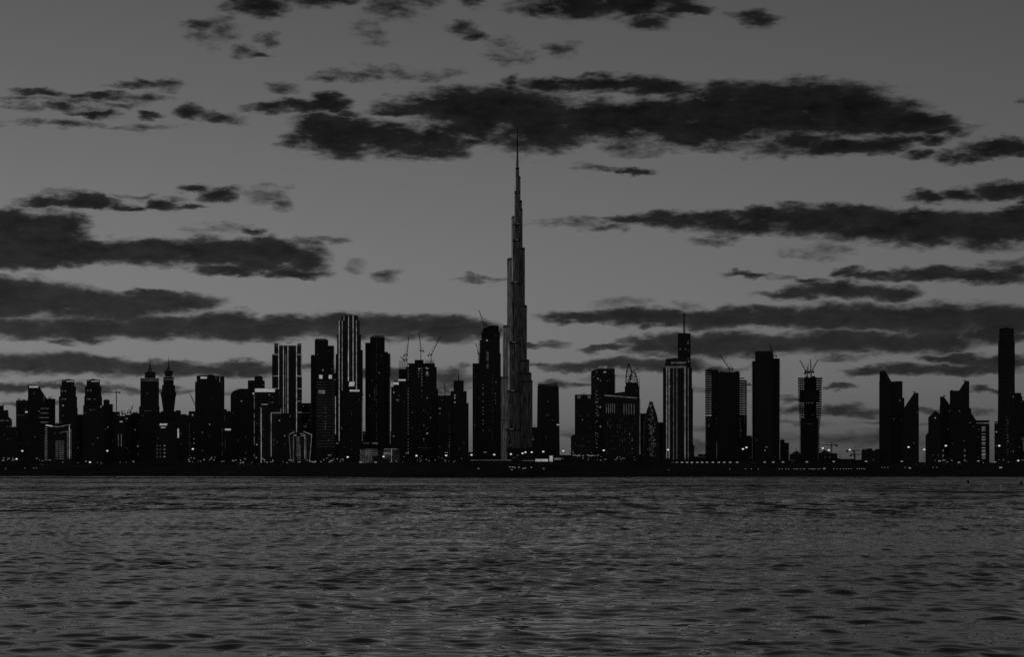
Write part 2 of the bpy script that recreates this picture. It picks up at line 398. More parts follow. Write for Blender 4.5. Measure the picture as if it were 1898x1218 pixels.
# ------------------------------------------------------------------ mesh helpers
class MB:
    """collects shapes (world coordinates) and links them as one mesh"""
    def __init__(s): s.v, s.f = [], []
    def poly_prism(s, poly, z0, z1, cap=True, top=None):
        n = len(poly); k = len(s.v); top = top or poly
        s.v += [(x, y, z0) for x, y in poly] + [(x, y, z1) for x, y in top]
        for i in range(n):
            j = (i + 1) % n; s.f.append((k + i, k + j, k + n + j, k + n + i))
        if cap: s.f.append(tuple(range(k + n, k + 2 * n))); s.f.append(tuple(range(k + n - 1, k - 1, -1)))
        return s
    def box(s, x0, x1, y0, y1, z0, z1):
        return s.poly_prism([(x0, y0), (x1, y0), (x1, y1), (x0, y1)], z0, z1)
    def profile(s, xz, y0, y1):
        """outline in x,z given clockwise or not, extruded from y0 to y1"""
        a = sum(xz[i][0] * xz[(i + 1) % len(xz)][1] - xz[(i + 1) % len(xz)][0] * xz[i][1] for i in range(len(xz)))
        if a < 0: xz = xz[::-1]
        n = len(xz); k = len(s.v)
        s.v += [(x, y0, z) for x, z in xz] + [(x, y1, z) for x, z in xz]
        for i in range(n):
            j = (i + 1) % n; s.f.append((k + j, k + i, k + n + i, k + n + j))
        s.f.append(tuple(range(k, k + n))); s.f.append(tuple(range(k + 2 * n - 1, k + n - 1, -1)))
        return s
    def bar(s, p, q, w, n=4, w2=None):
        p, q = np.array(p, float), np.array(q, float); d = q - p; L = np.linalg.norm(d)
        if L < 1e-6: return s
        d /= L; a = np.cross(d, (0, 0, 1) if abs(d[2]) < .9 else (1, 0, 0)); a /= np.linalg.norm(a); b_ = np.cross(d, a)
        k = len(s.v); w2 = w if w2 is None else w2
        for c, r in ((p, w / 2), (q, w2 / 2)):
            for i in range(n):
                t = 2 * pi * (i + .5) / n; s.v.append(tuple(c + (a * cos(t) + b_ * sin(t)) * r * (1.414 if n == 4 else 1)))
        for i in range(n):
            j = (i + 1) % n; s.f.append((k + i, k + j, k + n + j, k + n + i))
        s.f.append(tuple(range(k + n - 1, k - 1, -1))); s.f.append(tuple(range(k + n, k + 2 * n)))
        return s
    def mesh(s, name, off=(0, 0, 0)):
        me = bpy.data.meshes.new(name)
        me.from_pydata([(x - off[0], y - off[1], z - off[2]) for x, y, z in s.v], [], s.f)
        me.update(); return me
    def build(s, name, mat, parent=None, kind=None, label=None):
        if not s.v: return None
        off = (0, 0, 0)
        if parent is not None:
            off = tuple(parent.location) if parent.parent is None else tuple(np.array(parent.location) + np.array(parent.parent.location))
        o = bpy.data.objects.new(name, s.mesh(name, off)); C.objects.link(o)
        o.data.materials.append(M[mat]); o.parent = parent
        if kind: o['kind'] = kind
        if label: o['label'] = label
        return o
def tag(o, label, cat, group=None):
    o['label'] = label; o['category'] = cat
    if group: o['group'] = group
    return o
def thing(name, label, cat, loc, group=None):
    o = bpy.data.objects.new(name, None); C.objects.link(o); o.location = loc; o.empty_display_size = 1
    return tag(o, label, cat, group)
def PX(px, D): return (px - CX) * D / F
def PZ(py, D): return H + (HY - py) * D / F
GZ = 7.0          # level of the city ground

# ------------------------------------------------------------------ setting: water, shore, ground
rng = np.random.default_rng(11)
def shore_y(x):
    """distance of the waterline along the far bank; it swings in and out"""
    px = CX + x * F / 1500.0
    pts = [(-4000, 1600), (0, 1600), (350, 1580), (600, 1470), (750, 1370), (950, 1360), (1080, 1420), (1200, 1490), (1500, 1500), (1898, 1490), (6000, 1500)]
    return np.interp(px, [p[0] for p in pts], [p[1] for p in pts])
def water():
    NR, NC = 1650, 520
    d = 1.0 / np.linspace(1 / 60.0, 1 / 520.0, NR)
    d = np.concatenate([np.linspace(20, 59, 12), d, np.geomspace(523, 1900, 120)])
    t = np.tan(np.radians(np.concatenate([np.linspace(-60, -13.4, 14), np.linspace(-13, 13, NC), np.linspace(13.4, 60, 14)])))
    X = d[:, None] * t[None, :]; Y = np.repeat(d[:, None], len(t), 1)
    Z = np.zeros_like(X); DX = np.zeros_like(X); DY = np.zeros_like(X)
    step = np.gradient(d)[:, None]
    gust_a = np.zeros_like(X)
    for i in range(9):
        kx, ky = rng.normal(0, .012), rng.normal(0, .05); gust_a += np.sin(kx * X + ky * Y + rng.uniform(0, 6.28))
    gust_a = np.clip(1.0 + .07 * gust_a, .6, 1.5)
    for i in range(56):
        lam = .95 * (3.3 / .95) ** rng.uniform()
        th = rng.normal(0, .75)
        k_ = 2 * pi / lam; kx, ky = k_ * sin(th), k_ * cos(th)
        amp = WAVE * lam ** 1.0 * (1.0 if lam < 2 else (2 / lam) ** .7)
        fade = np.clip((lam / max(cos(th), .25) / step - 2.0) / 1.6, 0, 1)
        w_ = amp * fade * (gust_a if lam < 4 else 1)
        ph = kx * X + ky * Y + rng.uniform(0, 6.28)
        Z += w_ * np.sin(ph); c_ = w_ * np.cos(ph) * .35
        DX += c_ * sin(th); DY += c_ * cos(th)
    # sets of waves with slacker water between them
    sets = np.zeros_like(X)
    for i in range(16):
        lam = rng.uniform(3, 24); th = rng.normal(0, .9)
        sets += np.sin(2 * pi / lam * (sin(th) * X * .7 + cos(th) * Y) + rng.uniform(0, 6.28))
    k_ = np.clip(.90 + .22 * sets / 2.83, .45, 1.5) * np.interp(Y, [50, 70, 100, 160, 260, 380], [.52, .62, .78, .84, 1.05, 1.4])
    Z *= k_; X = X + DX * k_; Y = Y + DY * k_
    n, m = X.shape
    V = np.stack([X, Y, Z], -1).reshape(-1, 3)
    idx = np.arange(n * m).reshape(n, m)
    Q = np.stack([idx[:-1, :-1], idx[:-1, 1:], idx[1:, 1:], idx[1:, :-1]], -1).reshape(-1, 4)
    me = bpy.data.meshes.new('water')
    me.vertices.add(len(V)); me.vertices.foreach_set('co', V.ravel())
    me.loops.add(Q.size); me.loops.foreach_set('vertex_index', Q.ravel().astype(np.int32))
    me.polygons.add(len(Q)); me.polygons.foreach_set('loop_start', np.arange(0, Q.size, 4, dtype=np.int32))
    me.polygons.foreach_set('loop_total', np.full(len(Q), 4, np.int32))
    me.polygons.foreach_set('use_smooth', np.ones(len(Q), bool))
    me.update(calc_edges=True); me.validate()
    o = bpy.data.objects.new('water', me); C.objects.link(o); me.materials.append(M['water']); o['kind'] = 'structure'
    o['label'] = 'dark rippled water of the bay'
water()
def bank():
    xs = np.concatenate([np.linspace(-3000, -460, 40), np.linspace(-450, 450, 520), np.linspace(460, 3000, 40)])
    prof = [(-6, -.6), (0, .15), (5, 1.2), (14, 3.2), (26, 6.2), (34, 8.2), (42, 8.5), (60, 8.0), (110, GZ), (400, GZ)]
    V = []; nz = np.zeros_like(xs)
    for i in range(26):
        lam = rng.uniform(5, 160); nz += np.sin(2 * pi * xs / lam + rng.uniform(0, 6.28)) * .020 * lam ** .45
    for dd, z in prof:
        for x, q in zip(xs, nz):
            zz = z + (q * min(1, max(0, z) / 6.0) if dd < 100 else 0)
            yy = shore_y(x) + dd + (q * 4 if dd < 30 else 0)
            V.append((x, yy, zz))
    n, m = len(prof), len(xs)
    Fc = [(i * m + j, i * m + j + 1, (i + 1) * m + j + 1, (i + 1) * m + j) for i in range(n - 1) for j in range(m - 1)]
    me = bpy.data.meshes.new('shore_bank'); me.from_pydata(V, [], Fc); me.update()
    o = bpy.data.objects.new('shore_bank', me); C.objects.link(o); me.materials.append(M['soil']); o['kind'] = 'structure'
    o['label'] = 'low dark earth bank along the far shore'
bank()
g = MB(); g.v = [(-40000, 1650, GZ - .4), (40000, 1650, GZ - .4), (90000, 90000, GZ - .4), (-90000, 90000, GZ - .4)]; g.f = [(0, 1, 2, 3)]
o = g.build('ground', 'ground'); o['kind'] = 'structure'; o['label'] = 'level dark city ground behind the bank'

# ------------------------------------------------------------------ building kit
def plan_poly(kind, x0, x1, y0, dep):
    w = x1 - x0; xc = (x0 + x1) / 2
    if kind == 'box': return [(x0, y0), (x1, y0), (x1, y0 + dep), (x0, y0 + dep)]
    if kind == 'cham':
        c = .16 * w
        return [(x0 + c, y0), (x1 - c, y0), (x1, y0 + c), (x1, y0 + dep - c), (x1 - c, y0 + dep), (x0 + c, y0 + dep), (x0, y0 + dep - c), (x0, y0 + c)]
    if kind in ('rotl', 'rotr'):      # a rectangle turned on its axis so that two faces show
        a = radians(24 if kind == 'rotl' else -24); ca, sa = cos(a), sin(abs(a))
        d = w * .8; ww = (w - d * .8 * sa * 0) / (ca + .8 * sa); dd = .8 * ww
        pts = [(-ww / 2, -dd / 2), (ww / 2, -dd / 2), (ww / 2, dd / 2), (-ww / 2, dd / 2)]
        pts = [(x * cos(a) - y * sin(a), x * sin(a) + y * cos(a)) for x, y in pts]
        my = min(y for x, y in pts)
        return [(xc + x, y0 + y - my) for x, y in pts]
    if kind == 'round':
        n = 28
        return [(xc + w / 2 * cos(2 * pi * i / n - pi / 2 + pi / n), y0 + dep / 2 + dep / 2 * sin(2 * pi * i / n - pi / 2 + pi / n)) for i in range(n)]
    raise ValueError(kind)
def grow(poly, d):
    cx = sum(p[0] for p in poly) / len(poly); cy = sum(p[1] for p in poly) / len(poly)
    out = []
    n = len(poly)
    for i in range(n):
        (ax, ay), (bx, by), (ex, ey) = poly[i - 1], poly[i], poly[(i + 1) % n]
        def nrm(px, py, qx, qy):
            L = math.hypot(qx - px, qy - py) or 1; return ((qy - py) / L, -(qx - px) / L)
        n1, n2 = nrm(ax, ay, bx, by), nrm(bx, by, ex, ey)
        mx, my = n1[0] + n2[0], n1[1] + n2[1]; k = max(.3, (mx * mx + my * my) / 2)
        out.append((bx + mx / k * d, by + my / k * d))
    return out
def front_y(poly, x):
    best = None; n = len(poly)
    for i in range(n):
        (ax, ay), (bx, by) = poly[i], poly[(i + 1) % n]
        if abs(bx - ax) < 1e-6: continue
        t = (x - ax) / (bx - ax)
        if -1e-6 <= t <= 1 + 1e-6:
            y = ay + t * (by - ay)
            if best is None or y < best[0]: best = (y, (by - ay) / (bx - ax))
    return best
class Bld:
    def __init__(s, name, label, D, px, cat='tower', group=None):
        s.D = D; s.root = thing(name, label, cat, (PX(px, D), D, GZ), group)
        s.rnd = random.Random(int(px * 7 + D)); s.tiers = []
        s.bands, s.fins, s.wins = MB(), MB(), {}
        s.root.rotation_euler.z = -math.atan((px - CX) / F)      # the fronts face the bay
    def X(s, p): return PX(p, s.D)
    def Z(s, p): return PZ(p, s.D)
    def tier(s, x0, x1, yt, yb=None, plan='box', dep=None, mat='glass', style='h', part='tower_section', inset=0.0, step=3.9, label=None):
        X0, X1 = s.X(x0), s.X(x1); z1 = s.Z(yt); z0 = GZ - .3 if yb is None else s.Z(yb)
        dep = dep or max(18.0, min(46.0, (X1 - X0) * .85))
        poly = plan_poly(plan, X0, X1, s.D + inset, dep)
        o = MB().poly_prism(poly, z0, z1).build(part, mat, s.root, label=label)
        s.tiers.append((poly, z0, z1))
        s.detail(poly, z0, z1, style, step)
        return o
    def detail(s, poly, z0, z1, style, step=3.9):
        if 'h' in style or 'b' in style:
            d = 1.5 if 'b' in style else .35; g_ = grow(poly, d); z = max(z0, GZ) + step
            while z < z1 - 1.0:
                s.bands.poly_prism(g_, z, z + (.55 if 'b' in style else 1.1)); z += step
        if 'v' in style:
            n = len(poly)
            for i in range(n):
                (ax, ay), (bx, by) = poly[i], poly[(i + 1) % n]
                L = math.hypot(bx - ax, by - ay)
                nx, ny = (by - ay) / L, -(bx - ax) / L
                if ny > .3: continue
                k = max(1, int(L / 5.2))
                for j in range(k + 1):
                    t = (j + .0) / k; x, y = ax + (bx - ax) * t, ay + (by - ay) * t
                    ux, uy = (bx - ax) / L * .45, (by - ay) / L * .45
                    s.fins.poly_prism([(x - ux + nx * .6, y - uy + ny * .6), (x + ux + nx * .6, y + uy + ny * .6), (x + ux - nx * .2, y + uy - ny * .2), (x - ux - nx * .2, y - uy - ny * .2)], max(z0, GZ - .2) + .01, z1 + .35)
    def shape(s, pts, dep=34.0, mat='glass', style='', part='tower_section', inset=0.0, label=None):
        """a mass with a slanted or stepped outline (column,row); it stands on the ground when row is None"""
        xz = [(s.X(a), GZ - .3 if b is None else s.Z(b)) for a, b in pts]
        o = MB().profile(xz, s.D + inset, s.D + inset + dep).build(part, mat, s.root, label=label)
        xs = [p[0] for p in xz]; zs = [p[1] for p in xz]
        # clear runs of floors below the lowest shoulder get their spandrels
        top = sorted(zs)[-1]; low = min(z for x, z in xz if z > GZ + 5)
        poly = [(min(xs), s.D + inset), (max(xs), s.D + inset), (max(xs), s.D + inset + dep), (min(xs), s.D + inset + dep)]
        s.tiers.append((poly, GZ, top))
        if style: s.detail(poly, GZ, low, style)
        return o
    def fy(s, X, Z):
        best = (s.D, 0.0); found = None
        for poly, z0, z1 in s.tiers:
            if z0 - .5 <= Z <= z1 + .5:
                r = front_y(poly, X)
                if r and (found is None or r[0] < found[0]): found = r
        return found or best
    def pane(s, mat, X, Z, w, h, d=.75):
        y, m = s.fy(X, Z); k = s.wins.setdefault(mat, MB())
        a, b_ = X - w / 2, X + w / 2
        ya, yb = y + m * (a - X) - d, y + m * (b_ - X) - d
        k.poly_prism([(a, ya), (b_, yb), (b_, yb + .3), (a, ya + .3)], Z - h / 2, Z + h / 2)
    def win(s, x0, x1, y0, y1, n, mat='win', w=2.3, h=1.7, colstep=4.4, step=3.9):
        """n lit rooms scattered over a part of the facade, on the grid of bays and floors"""
        X0, X1, Z0, Z1 = s.X(x0), s.X(x1), s.Z(y1), s.Z(y0)
        nc, nf = max(1, int((X1 - X0) / colstep)), max(1, int((Z1 - Z0) / step))
        cells = [(i, j) for i in range(nc) for j in range(nf)]; s.rnd.shuffle(cells)
        for i, j in cells[:max(1, int(n * .42))]:
            mm = mat if s.rnd.random() < .6 else s.rnd.choice(['win_dim', 'win_dim', 'win', 'win_hi'])
            s.pane(mm, X0 + (i + .5) * (X1 - X0) / nc, Z0 + (j + .5) * (Z1 - Z0) / nf, w, h)
    def col(s, px, y0, y1, step, mat='win', w=2.0, h=1.5, keep=1.0):
        """a column of lit windows, one under the other"""
        y = y0
        while y <= y1:
            if s.rnd.random() < keep: s.pane(mat, s.X(px), s.Z(y), w, h)
            y += step
    def vline(s, px, y0, y1, w=1.5, mat='tube', part='light_strip', d=1.0, px2=None):
        w *= .78; X0 = s.X(px); X1 = s.X(px if px2 is None else px2); z1, z0 = s.Z(y0), s.Z(y1)
        y = min(s.fy(X0, z0 + 1)[0], s.fy(X1, z1 - 1)[0]) - d
        return MB().profile([(X1 - w / 2, z1), (X1 + w / 2, z1), (X0 + w / 2, z0), (X0 - w / 2, z0)], y - .35, y + .35).build(part, mat, s.root)
    def hline(s, x0, x1, py, w=1.3, mat='tube', part='light_strip', d=1.0, py2=None):
        w *= .85; X0, X1 = s.X(x0), s.X(x1); za, zb = s.Z(py), s.Z(py if py2 is None else py2)
        y = min(s.fy(X0 + .1, za)[0], s.fy(X1 - .1, zb)[0], s.fy((X0 + X1) / 2, za)[0]) - d
        return MB().profile([(X0, za - w / 2), (X1, zb - w / 2), (X1, zb + w / 2), (X0, za + w / 2)], y - .35, y + .35).build(part, mat, s.root)
    def sign(s, x0, x1, y0, y1, mat='sign', part='lit_sign', d=1.2, label=None, slant=0.0):
        X0, X1, z1, z0 = s.X(x0), s.X(x1), s.Z(y0), s.Z(y1)
        y = min(s.fy(X0 + .2, z0)[0], s.fy(X1 - .2, z0)[0], s.fy((X0 + X1) / 2, z0)[0]) - d; k = slant * (X1 - X0)
        o = MB().profile([(X0 + k, z1), (X1 + k, z1 + abs(k) * .3), (X1, z0 + abs(k) * .3), (X0, z0)], y - .6, y + .2).build(part, mat, s.root, label=label)
        MB().profile([(X0 - .6, z0 - .6), (X1 + .6, z0 - .6), (X1 + .6, z1 + .6 + abs(k) * .3), (X0 - .6 + min(k, 0), z1 + .6)], y + .25, y + 1.0).build('backing', 'clad2', o)
        return o
    def block(s, x0, x1, yt, yb, part, mat='conc', inset=6.0, dep=12.0, label=None):
        return MB().box(s.X(x0), s.X(x1), s.D + inset, s.D + inset + dep, s.Z(yb) - .05, s.Z(yt)).build(part, mat, s.root, label=label)
    def mast(s, px, yt, yb, w=1.6, part='spire', w2=.5, inset=12.0, mat='steel'):
        return MB().bar((s.X(px), s.D + inset, s.Z(yb) - .3), (s.X(px), s.D + inset, s.Z(yt)), w, 8, w2).build(part, mat, s.root)
    def roofkit(s, x0, x1, y, n=3):
        """plant boxes, a cleaning cradle arm and a mast on a flat roof"""
        for i in range(n):
            a = s.rnd.uniform(x0 + 1, x1 - 4); w = s.rnd.uniform(2, 5); h = s.rnd.uniform(.8, 2.0)
            s.block(a, min(a + w, x1 - .5), y - h, y, 'roof_plant', inset=s.rnd.uniform(4, 9), dep=6 + s.rnd.random() * 4)
        a = s.rnd.uniform(x0 + 4, x1 - 6)
        m = MB(); X, Z = s.X(a), s.Z(y)
        m.bar((X, s.D + 4, Z - .2), (X, s.D + 4, Z + 3.6), .9); m.bar((X - 4.5, s.D + 4, Z + 3.4), (X + 4.5, s.D + 4, Z + 3.7), .8)
        m.build('cradle_arm', 'steel', s.root)
    def done(s):
        s.bands.build('floor_band', 'band', s.root, kind='stuff')
        s.fins.build('facade_fin', 'band', s.root, kind='stuff')
        for k, mb in s.wins.items(): mb.build('lit_window', k, s.root, kind='stuff')
        return s

# ------------------------------------------------------------------ the buildings, from the left of the bay to the right
def tower(*a, **k): return Bld(*a, **k)

b = Bld('stepped_block', 'dark block with a short sloping roof at the far left edge', 4700, 8)
b.shape([(-26, None), (-26, 770), (-12, 756), (0, 752), (4, 752), (7, 749), (7, 761), (15, 760), (16, 773), (22, 778), (22, None)], 40, style='')
b.col(3, 780, 780, 5); [b.pane('win', b.X(x), b.Z(780), 1.5, 1.6) for x in (-2, 2, 5, 8, 13, 15, 20)]
b.win(-20, 20, 785, 850, 8, 'win_dim'); b.done()

b = Bld('flat_roof_block', 'flat-roofed block with a thin lit parapet, left of the slant-topped tower', 5100, 41)
b.tier(30, 53, 742, style='h'); b.hline(31, 51, 743.5, .8, 'win_dim'); b.sign(46.5, 52, 762.5, 765.5)
[b.pane('win_dim', b.X(x), b.Z(770), 1.5, 1.6) for x in (33, 35, 38, 40, 42.5, 45)]
b.win(31, 50, 746, 800, 7, 'win_dim'); b.roofkit(31, 52, 742, 2); b.done()

b = Bld('slant_top_tower', 'tower with a slanted roof and a white lit strip at its peak', 4900, 76)
b.shape([(52.3, None), (52.3, 714.5), (71.5, 714.5), (86.5, 739), (86.5, None)], 34, style='hv')
b.tier(86.5, 102, 739, style='h', inset=4, dep=30)
b.sign(54.5, 71, 716, 719, slant=0); b.block(63, 65, 713, 714.6, 'roof_plant')
for y in (757.5, 766, 774.5, 783, 791.5): b.hline(75, 90, y, 1.1, 'tube_dim')
b.col(81.5, 733, 745, 2.6, 'win', 1.2, 2.4); b.win(56, 80, 724, 790, 14, 'win_dim'); b.mast(93.5, 736, 739, .8); b.roofkit(88, 101, 739, 1); b.done()

for (nm, lab, o_, xs, seed) in (
  ('setback_tower', 'stepped tower with lit crown, the first of the two twins', 0, (115, 137, 112.5, 140, 110, 142, 110, 143), 0),
  ('setback_tower', 'stepped tower with lit crown, twin standing on a broader base', 46.5, (161.3, 184.3, 158.3, 187, 157, 188.5, 157, 188.5), 1)):
    b = Bld(nm, lab, 4850 + seed * 60, (xs[0] + xs[1]) / 2, group='twin stepped towers')
    b.tier(xs[0], xs[1], 704, 716, 'cham', 26, style='v', inset=6)
    b.tier(xs[2], xs[3], 716, 735, 'cham', 32, style='v', inset=4)
    b.tier(xs[4], xs[5], 735, 756, 'cham', 36, style='v', inset=2)
    b.tier(xs[6], xs[7], 756, None, 'cham', 40, style='v')
    x0 = xs[0]
    b.hline(x0 + 8, x0 + 21.5, 706.8, 1.6, 'sign', 'crown_light'); b.hline(x0 + .5, x0 + 5, 706, 1.2, 'tube_dim', 'crown_light')
    b.block(x0 + 8, x0 + 15, 702.6, 704, 'roof_plant'); b.block(x0 + 5, x0 + 18, 703.4, 704, 'roof_plant', inset=10)
    for x, y in ((x0 + 1, 725), (x0 + 6.5, 725)) if seed == 0 else ((x0 + 7, 724), (x0 + 1.5, 724)): b.pane('win', b.X(x), b.Z(y), 2.4, 2.6)
    for x in ((x0, x0 + 1.3, x0 + 5.6, x0 + 6.4) if seed == 0 else (x0, x0 + 2, x0 + 3.5, x0 + 5.5, x0 + 14)): b.pane('win', b.X(x), b.Z(740), 1.7, 2.0)
    if seed == 0: b.pane('win_hi', b.X(117), b.Z(752), 2.4, 2.4); b.pane('win', b.X(110.5), b.Z(759.5), 1.4, 1.6)
    b.win(xs[4] + 1, xs[5] - 1, 742, 800, 5, 'win_dim'); b.done()

b = Bld('broad_block', 'broad dark block in front of the second stepped twin', 4600, 172)
b.tier(154.5, 193, 751.5, style='h', plan='box', dep=40); b.win(156, 188, 756, 845, 9, 'win_dim')
for x in (166, 169, 174): b.sign(x, x + 1.8, 759, 761.5, 'win_dim', 'lit_room')
b.pane('win_hi', b.X(187), b.Z(754), 2.2, 2.2); b.done()
b = Bld('balcony_block', 'stepped block with jutting balconies under the small tower crane', 4650, 202)
b.tier(192, 203, 741, style='h'); b.tier(203, 209, 749, style='b', dep=26, inset=5); b.tier(209, 222, 763.5, style='h', inset=2)
b.mast(197.3, 737, 741, .8); b.win(193, 220, 755, 845, 13, 'win_dim'); b.sign(216, 221, 768.5, 770.5, 'win_dim')
b.sign(221.5, 227, 781, 782.8, 'sign'); b.vline(219, 805, 827, 1.0, 'tube_dim'); b.vline(224.5, 805, 828, 1.2, 'tube_dim')
b.tier(221.9, 232, 771, style='h', inset=3); b.done()
b = Bld('slab_block', 'low plain slab between the two stepped twin towers', 5000, 140)
b.tier(124, 156, 768.5, style='h'); b.pane('win', b.X(138), b.Z(783), 2.5, 1.8); b.win(125, 154, 772, 850, 6, 'win_dim'); b.done()
b = Bld('low_infill_block', 'low infill block behind the outlined building', 5150, 108)
b.tier(101, 125, 785, style='h'); b.mast(104.5, 782, 785, 1.0); b.win(101, 125, 790, 850, 5, 'win_dim'); b.done()
b = Bld('low_terrace_block', 'low dark block at the foot of the slant-topped tower', 4500, 50)
b.tier(9, 33, 792, style='h'); b.tier(33, 84, 784, style='hv', inset=8)
[b.pane('win_dim', b.X(x), b.Z(791), 1.5, 1.5) for x in (19, 21.5, 23, 26, 28, 30, 32)]
b.win(12, 80, 796, 852, 20, 'win_dim', 1.2, 1.2); b.done()

b = Bld('outlined_building', 'low building outlined by light strips with ladders of lit floors', 4300, 107, 'building')
b.tier(83, 131, 792, style='h', dep=40)
b.shape([(84.5, 792.05), (84.5, 787.5), (109, 791.4), (131, 787), (131, 792.05)], 6, 'clad2', part='canopy')
b.hline(85, 97, 788.3, 2.6, 'sign', py2=790.3); b.hline(97.2, 109, 790.3, 1.0, 'tube', py2=791.6); b.hline(109.2, 130.6, 791.4, 1.0, 'tube', py2=787.2)
b.vline(128.2, 788.5, 851, 1.7); b.vline(124.6, 800, 851, .9, 'tube_dim'); b.hline(110, 124.2, 802.5, .8, 'tube_dim', py2=799.8)
for i in range(18): b.hline(83 if i > 5 else 83.6, 88, 793.5 + i * 3.5, 1.2, 'tube_dim')
for i in range(10):
    b.hline(103, 108, 818.5 + i * 3.6, .9, 'tube_dim'); b.hline(109.4, 118.4, 818.5 + i * 3.6, .9, 'tube_dim')
for i in range(14): b.pane('tube_dim', b.X(131.0), b.Z(797 + i * 4), 2.0, 1.2)
b.win(90, 123, 797, 815, 3, 'win_dim'); b.done()

b = Bld('mid_rise_block', 'mid-rise block with a jagged roof left of the first spired tower', 4750, 245)
b.tier(231.8, 243, 769, style='h'); b.tier(243, 259, 766, style='h', inset=3); b.block(246, 252, 764.3, 766, 'roof_plant'); b.block(252.5, 254.5, 762.4, 766, 'roof_plant')
b.sign(232, 237, 775.5, 777.2, 'win'); b.win(233, 258, 780, 848, 14, 'win_dim'); b.done()

def fret(b, px, y0, y1, half):
    m = MB(); D = b.D + 12; n = 7
    for i in range(n):
        a = 2 * pi * i / n; r = (b.X(px + half) - b.X(px))
        p0 = (b.X(px) + r * cos(a), D + r * sin(a), b.Z(y1)); p1 = (b.X(px) + r * 1.15 * cos(a + .25), D + r * 1.15 * sin(a + .25), b.Z(y1 - 2.6))
        p2 = (b.X(px), D, b.Z(y0)); m.bar(p0, p1, .9); m.bar(p0, p2, .8)
        q = 2 * pi * (i + 1) / n; pm = (b.X(px) + r * .55 * cos(q), D + r * .55 * sin(q), b.Z((y0 + y1) / 2)); m.bar(p0, pm, .7); m.bar(p1, pm, .6)
    o = m.build('crown_fretwork', 'steel', b.root)
    g = MB()
    for i in range(n):
        a = 2 * pi * i / n + .2; r = (b.X(px + half) - b.X(px)) * 1.1
        g.box(b.X(px) + r * cos(a) - .5, b.X(px) + r * cos(a) + .5, D + r * sin(a) - .5, D + r * sin(a) + .5, b.Z(y1 - 2.2), b.Z(y1 - 3.0))
        g.box(b.X(px) + .45 * r * cos(a) - .4, b.X(px) + .45 * r * cos(a) + .4, D + .45 * r * sin(a) - .4, D + .45 * r * sin(a) + .4, b.Z(y1 - 6), b.Z(y1 - 6.7))
    g.build('crown_light', 'win', o, kind='stuff')
b = Bld('spired_tower', 'square tower with lit cornice, drum and needle spire', 4700, 277.5)
b.tier(258.5, 295, 753.5, style='v'); b.tier(261, 294, 706, 753.5, style='v', inset=2); b.tier(260.2, 294.6, 701, 706, style='', inset=.8, mat='stone', part='cornice')
b.hline(260.6, 294.3, 701.8, .9, 'tube_dim', 'cornice_light'); b.hline(260.6, 294.3, 705.6, 1.0, 'tube_dim', 'cornice_light')
b.tier(268, 288.3, 689, 701, plan='round', dep=24, style='', inset=6, part='drum')
fret(b, 278, 674, 689.5, 3.6); b.mast(278, 660, 678, 1.5, 'spire', .35); b.win(262, 293, 712, 840, 6, 'win_dim')
[b.pane('win_dim', b.X(268 + 2 * i), b.Z(762), 1.4, 1.1) for i in range(7)]; b.done()
b = Bld('spired_tower', 'waisted tower with flared lit drum and taller needle spire', 4800, 312.5)
def taper(b, x0, x1, X0, X1, yt, yb, style='', part='tower_section', mat='glass', dep=30, plan='cham'):
    pb = plan_poly(plan, b.X(X0), b.X(X1), b.D + 3, dep); pt = plan_poly(plan, b.X(x0), b.X(x1), b.D + 3, dep)
    o = MB().poly_prism(pb, b.Z(yb), b.Z(yt), top=pt).build(part, mat, b.root); b.tiers.append((pb, b.Z(yb), b.Z(yt))); return o
b.tier(298.5, 335, 762.5, style='h'); taper(b, 298.6, 325.6, 302.5, 322.5, 734, 762.6)
b.tier(298.6, 325.6, 726, 734, 'cham', 32, style='v'); b.tier(301, 323.8, 714, 726, 'cham', 28, style='v', inset=2); b.tier(303.5, 321.2, 704, 714, 'cham', 24, style='v', inset=4)
b.tier(303, 322, 698, 704, style='', inset=3, part='cornice', mat='stone', plan='cham', dep=24); b.hline(303.6, 321.5, 699, .8, 'tube_dim', 'cornice_light'); b.hline(303.6, 321.5, 703.4, .9, 'tube_dim', 'cornice_light')
taper(b, 303.8, 321.4, 306.3, 318.6, 687, 698, part='drum', dep=20, plan='round')
fret(b, 312.5, 674, 687.5, 3.4); b.mast(312.5, 658, 677, 1.5, 'spire', .35)
b.block(325.8, 334.5, 760.5, 762.5, 'roof_plant'); b.win(303, 333, 770, 840, 7, 'win_dim'); b.done()

b = Bld('sign_block', 'mid-rise block with two slanted white signs', 4550, 305)
b.tier(289, 327, 783.5, style='h', inset=3); b.sign(295.8, 309.5, 785.5, 789, slant=.04); b.sign(298.2, 306.4, 792, 793.8, slant=.04)
for i, x in enumerate((291.5, 297.2, 304.8)):
    for j in range(4): b.pane('win' if i < 2 else 'win_hi', b.X(x), b.Z(826.5 + j * 6.8), 1.6 if i < 2 else 2.6, 1.6)
b.win(291, 325, 797, 820, 3, 'win_dim'); b.done()
b = Bld('vertical_sign_block', 'dark block carrying one tall white vertical sign', 4600, 340)
b.tier(326.8, 350, 769.5, style='h', inset=5); b.sign(329, 331.8, 794.5, 812); b.tier(335, 345.5, 767.8, 770, style='', inset=8, part='roof_plant', mat='conc')
b.win(333, 349, 775, 845, 5, 'win_dim'); b.done()
b = Bld('dotted_block', 'block dotted with small lights beside the tall vertical sign', 4650, 356)
b.tier(349.8, 363, 762.5, style='h'); b.pane('win_hi', b.X(357), b.Z(769.5), 2.6, 2.0)
b.col(343.5 + 7, 785, 850, 5, 'win_dim'); b.win(351, 362, 800, 848, 22, 'win_dim', 1.3, 1.3); b.done()

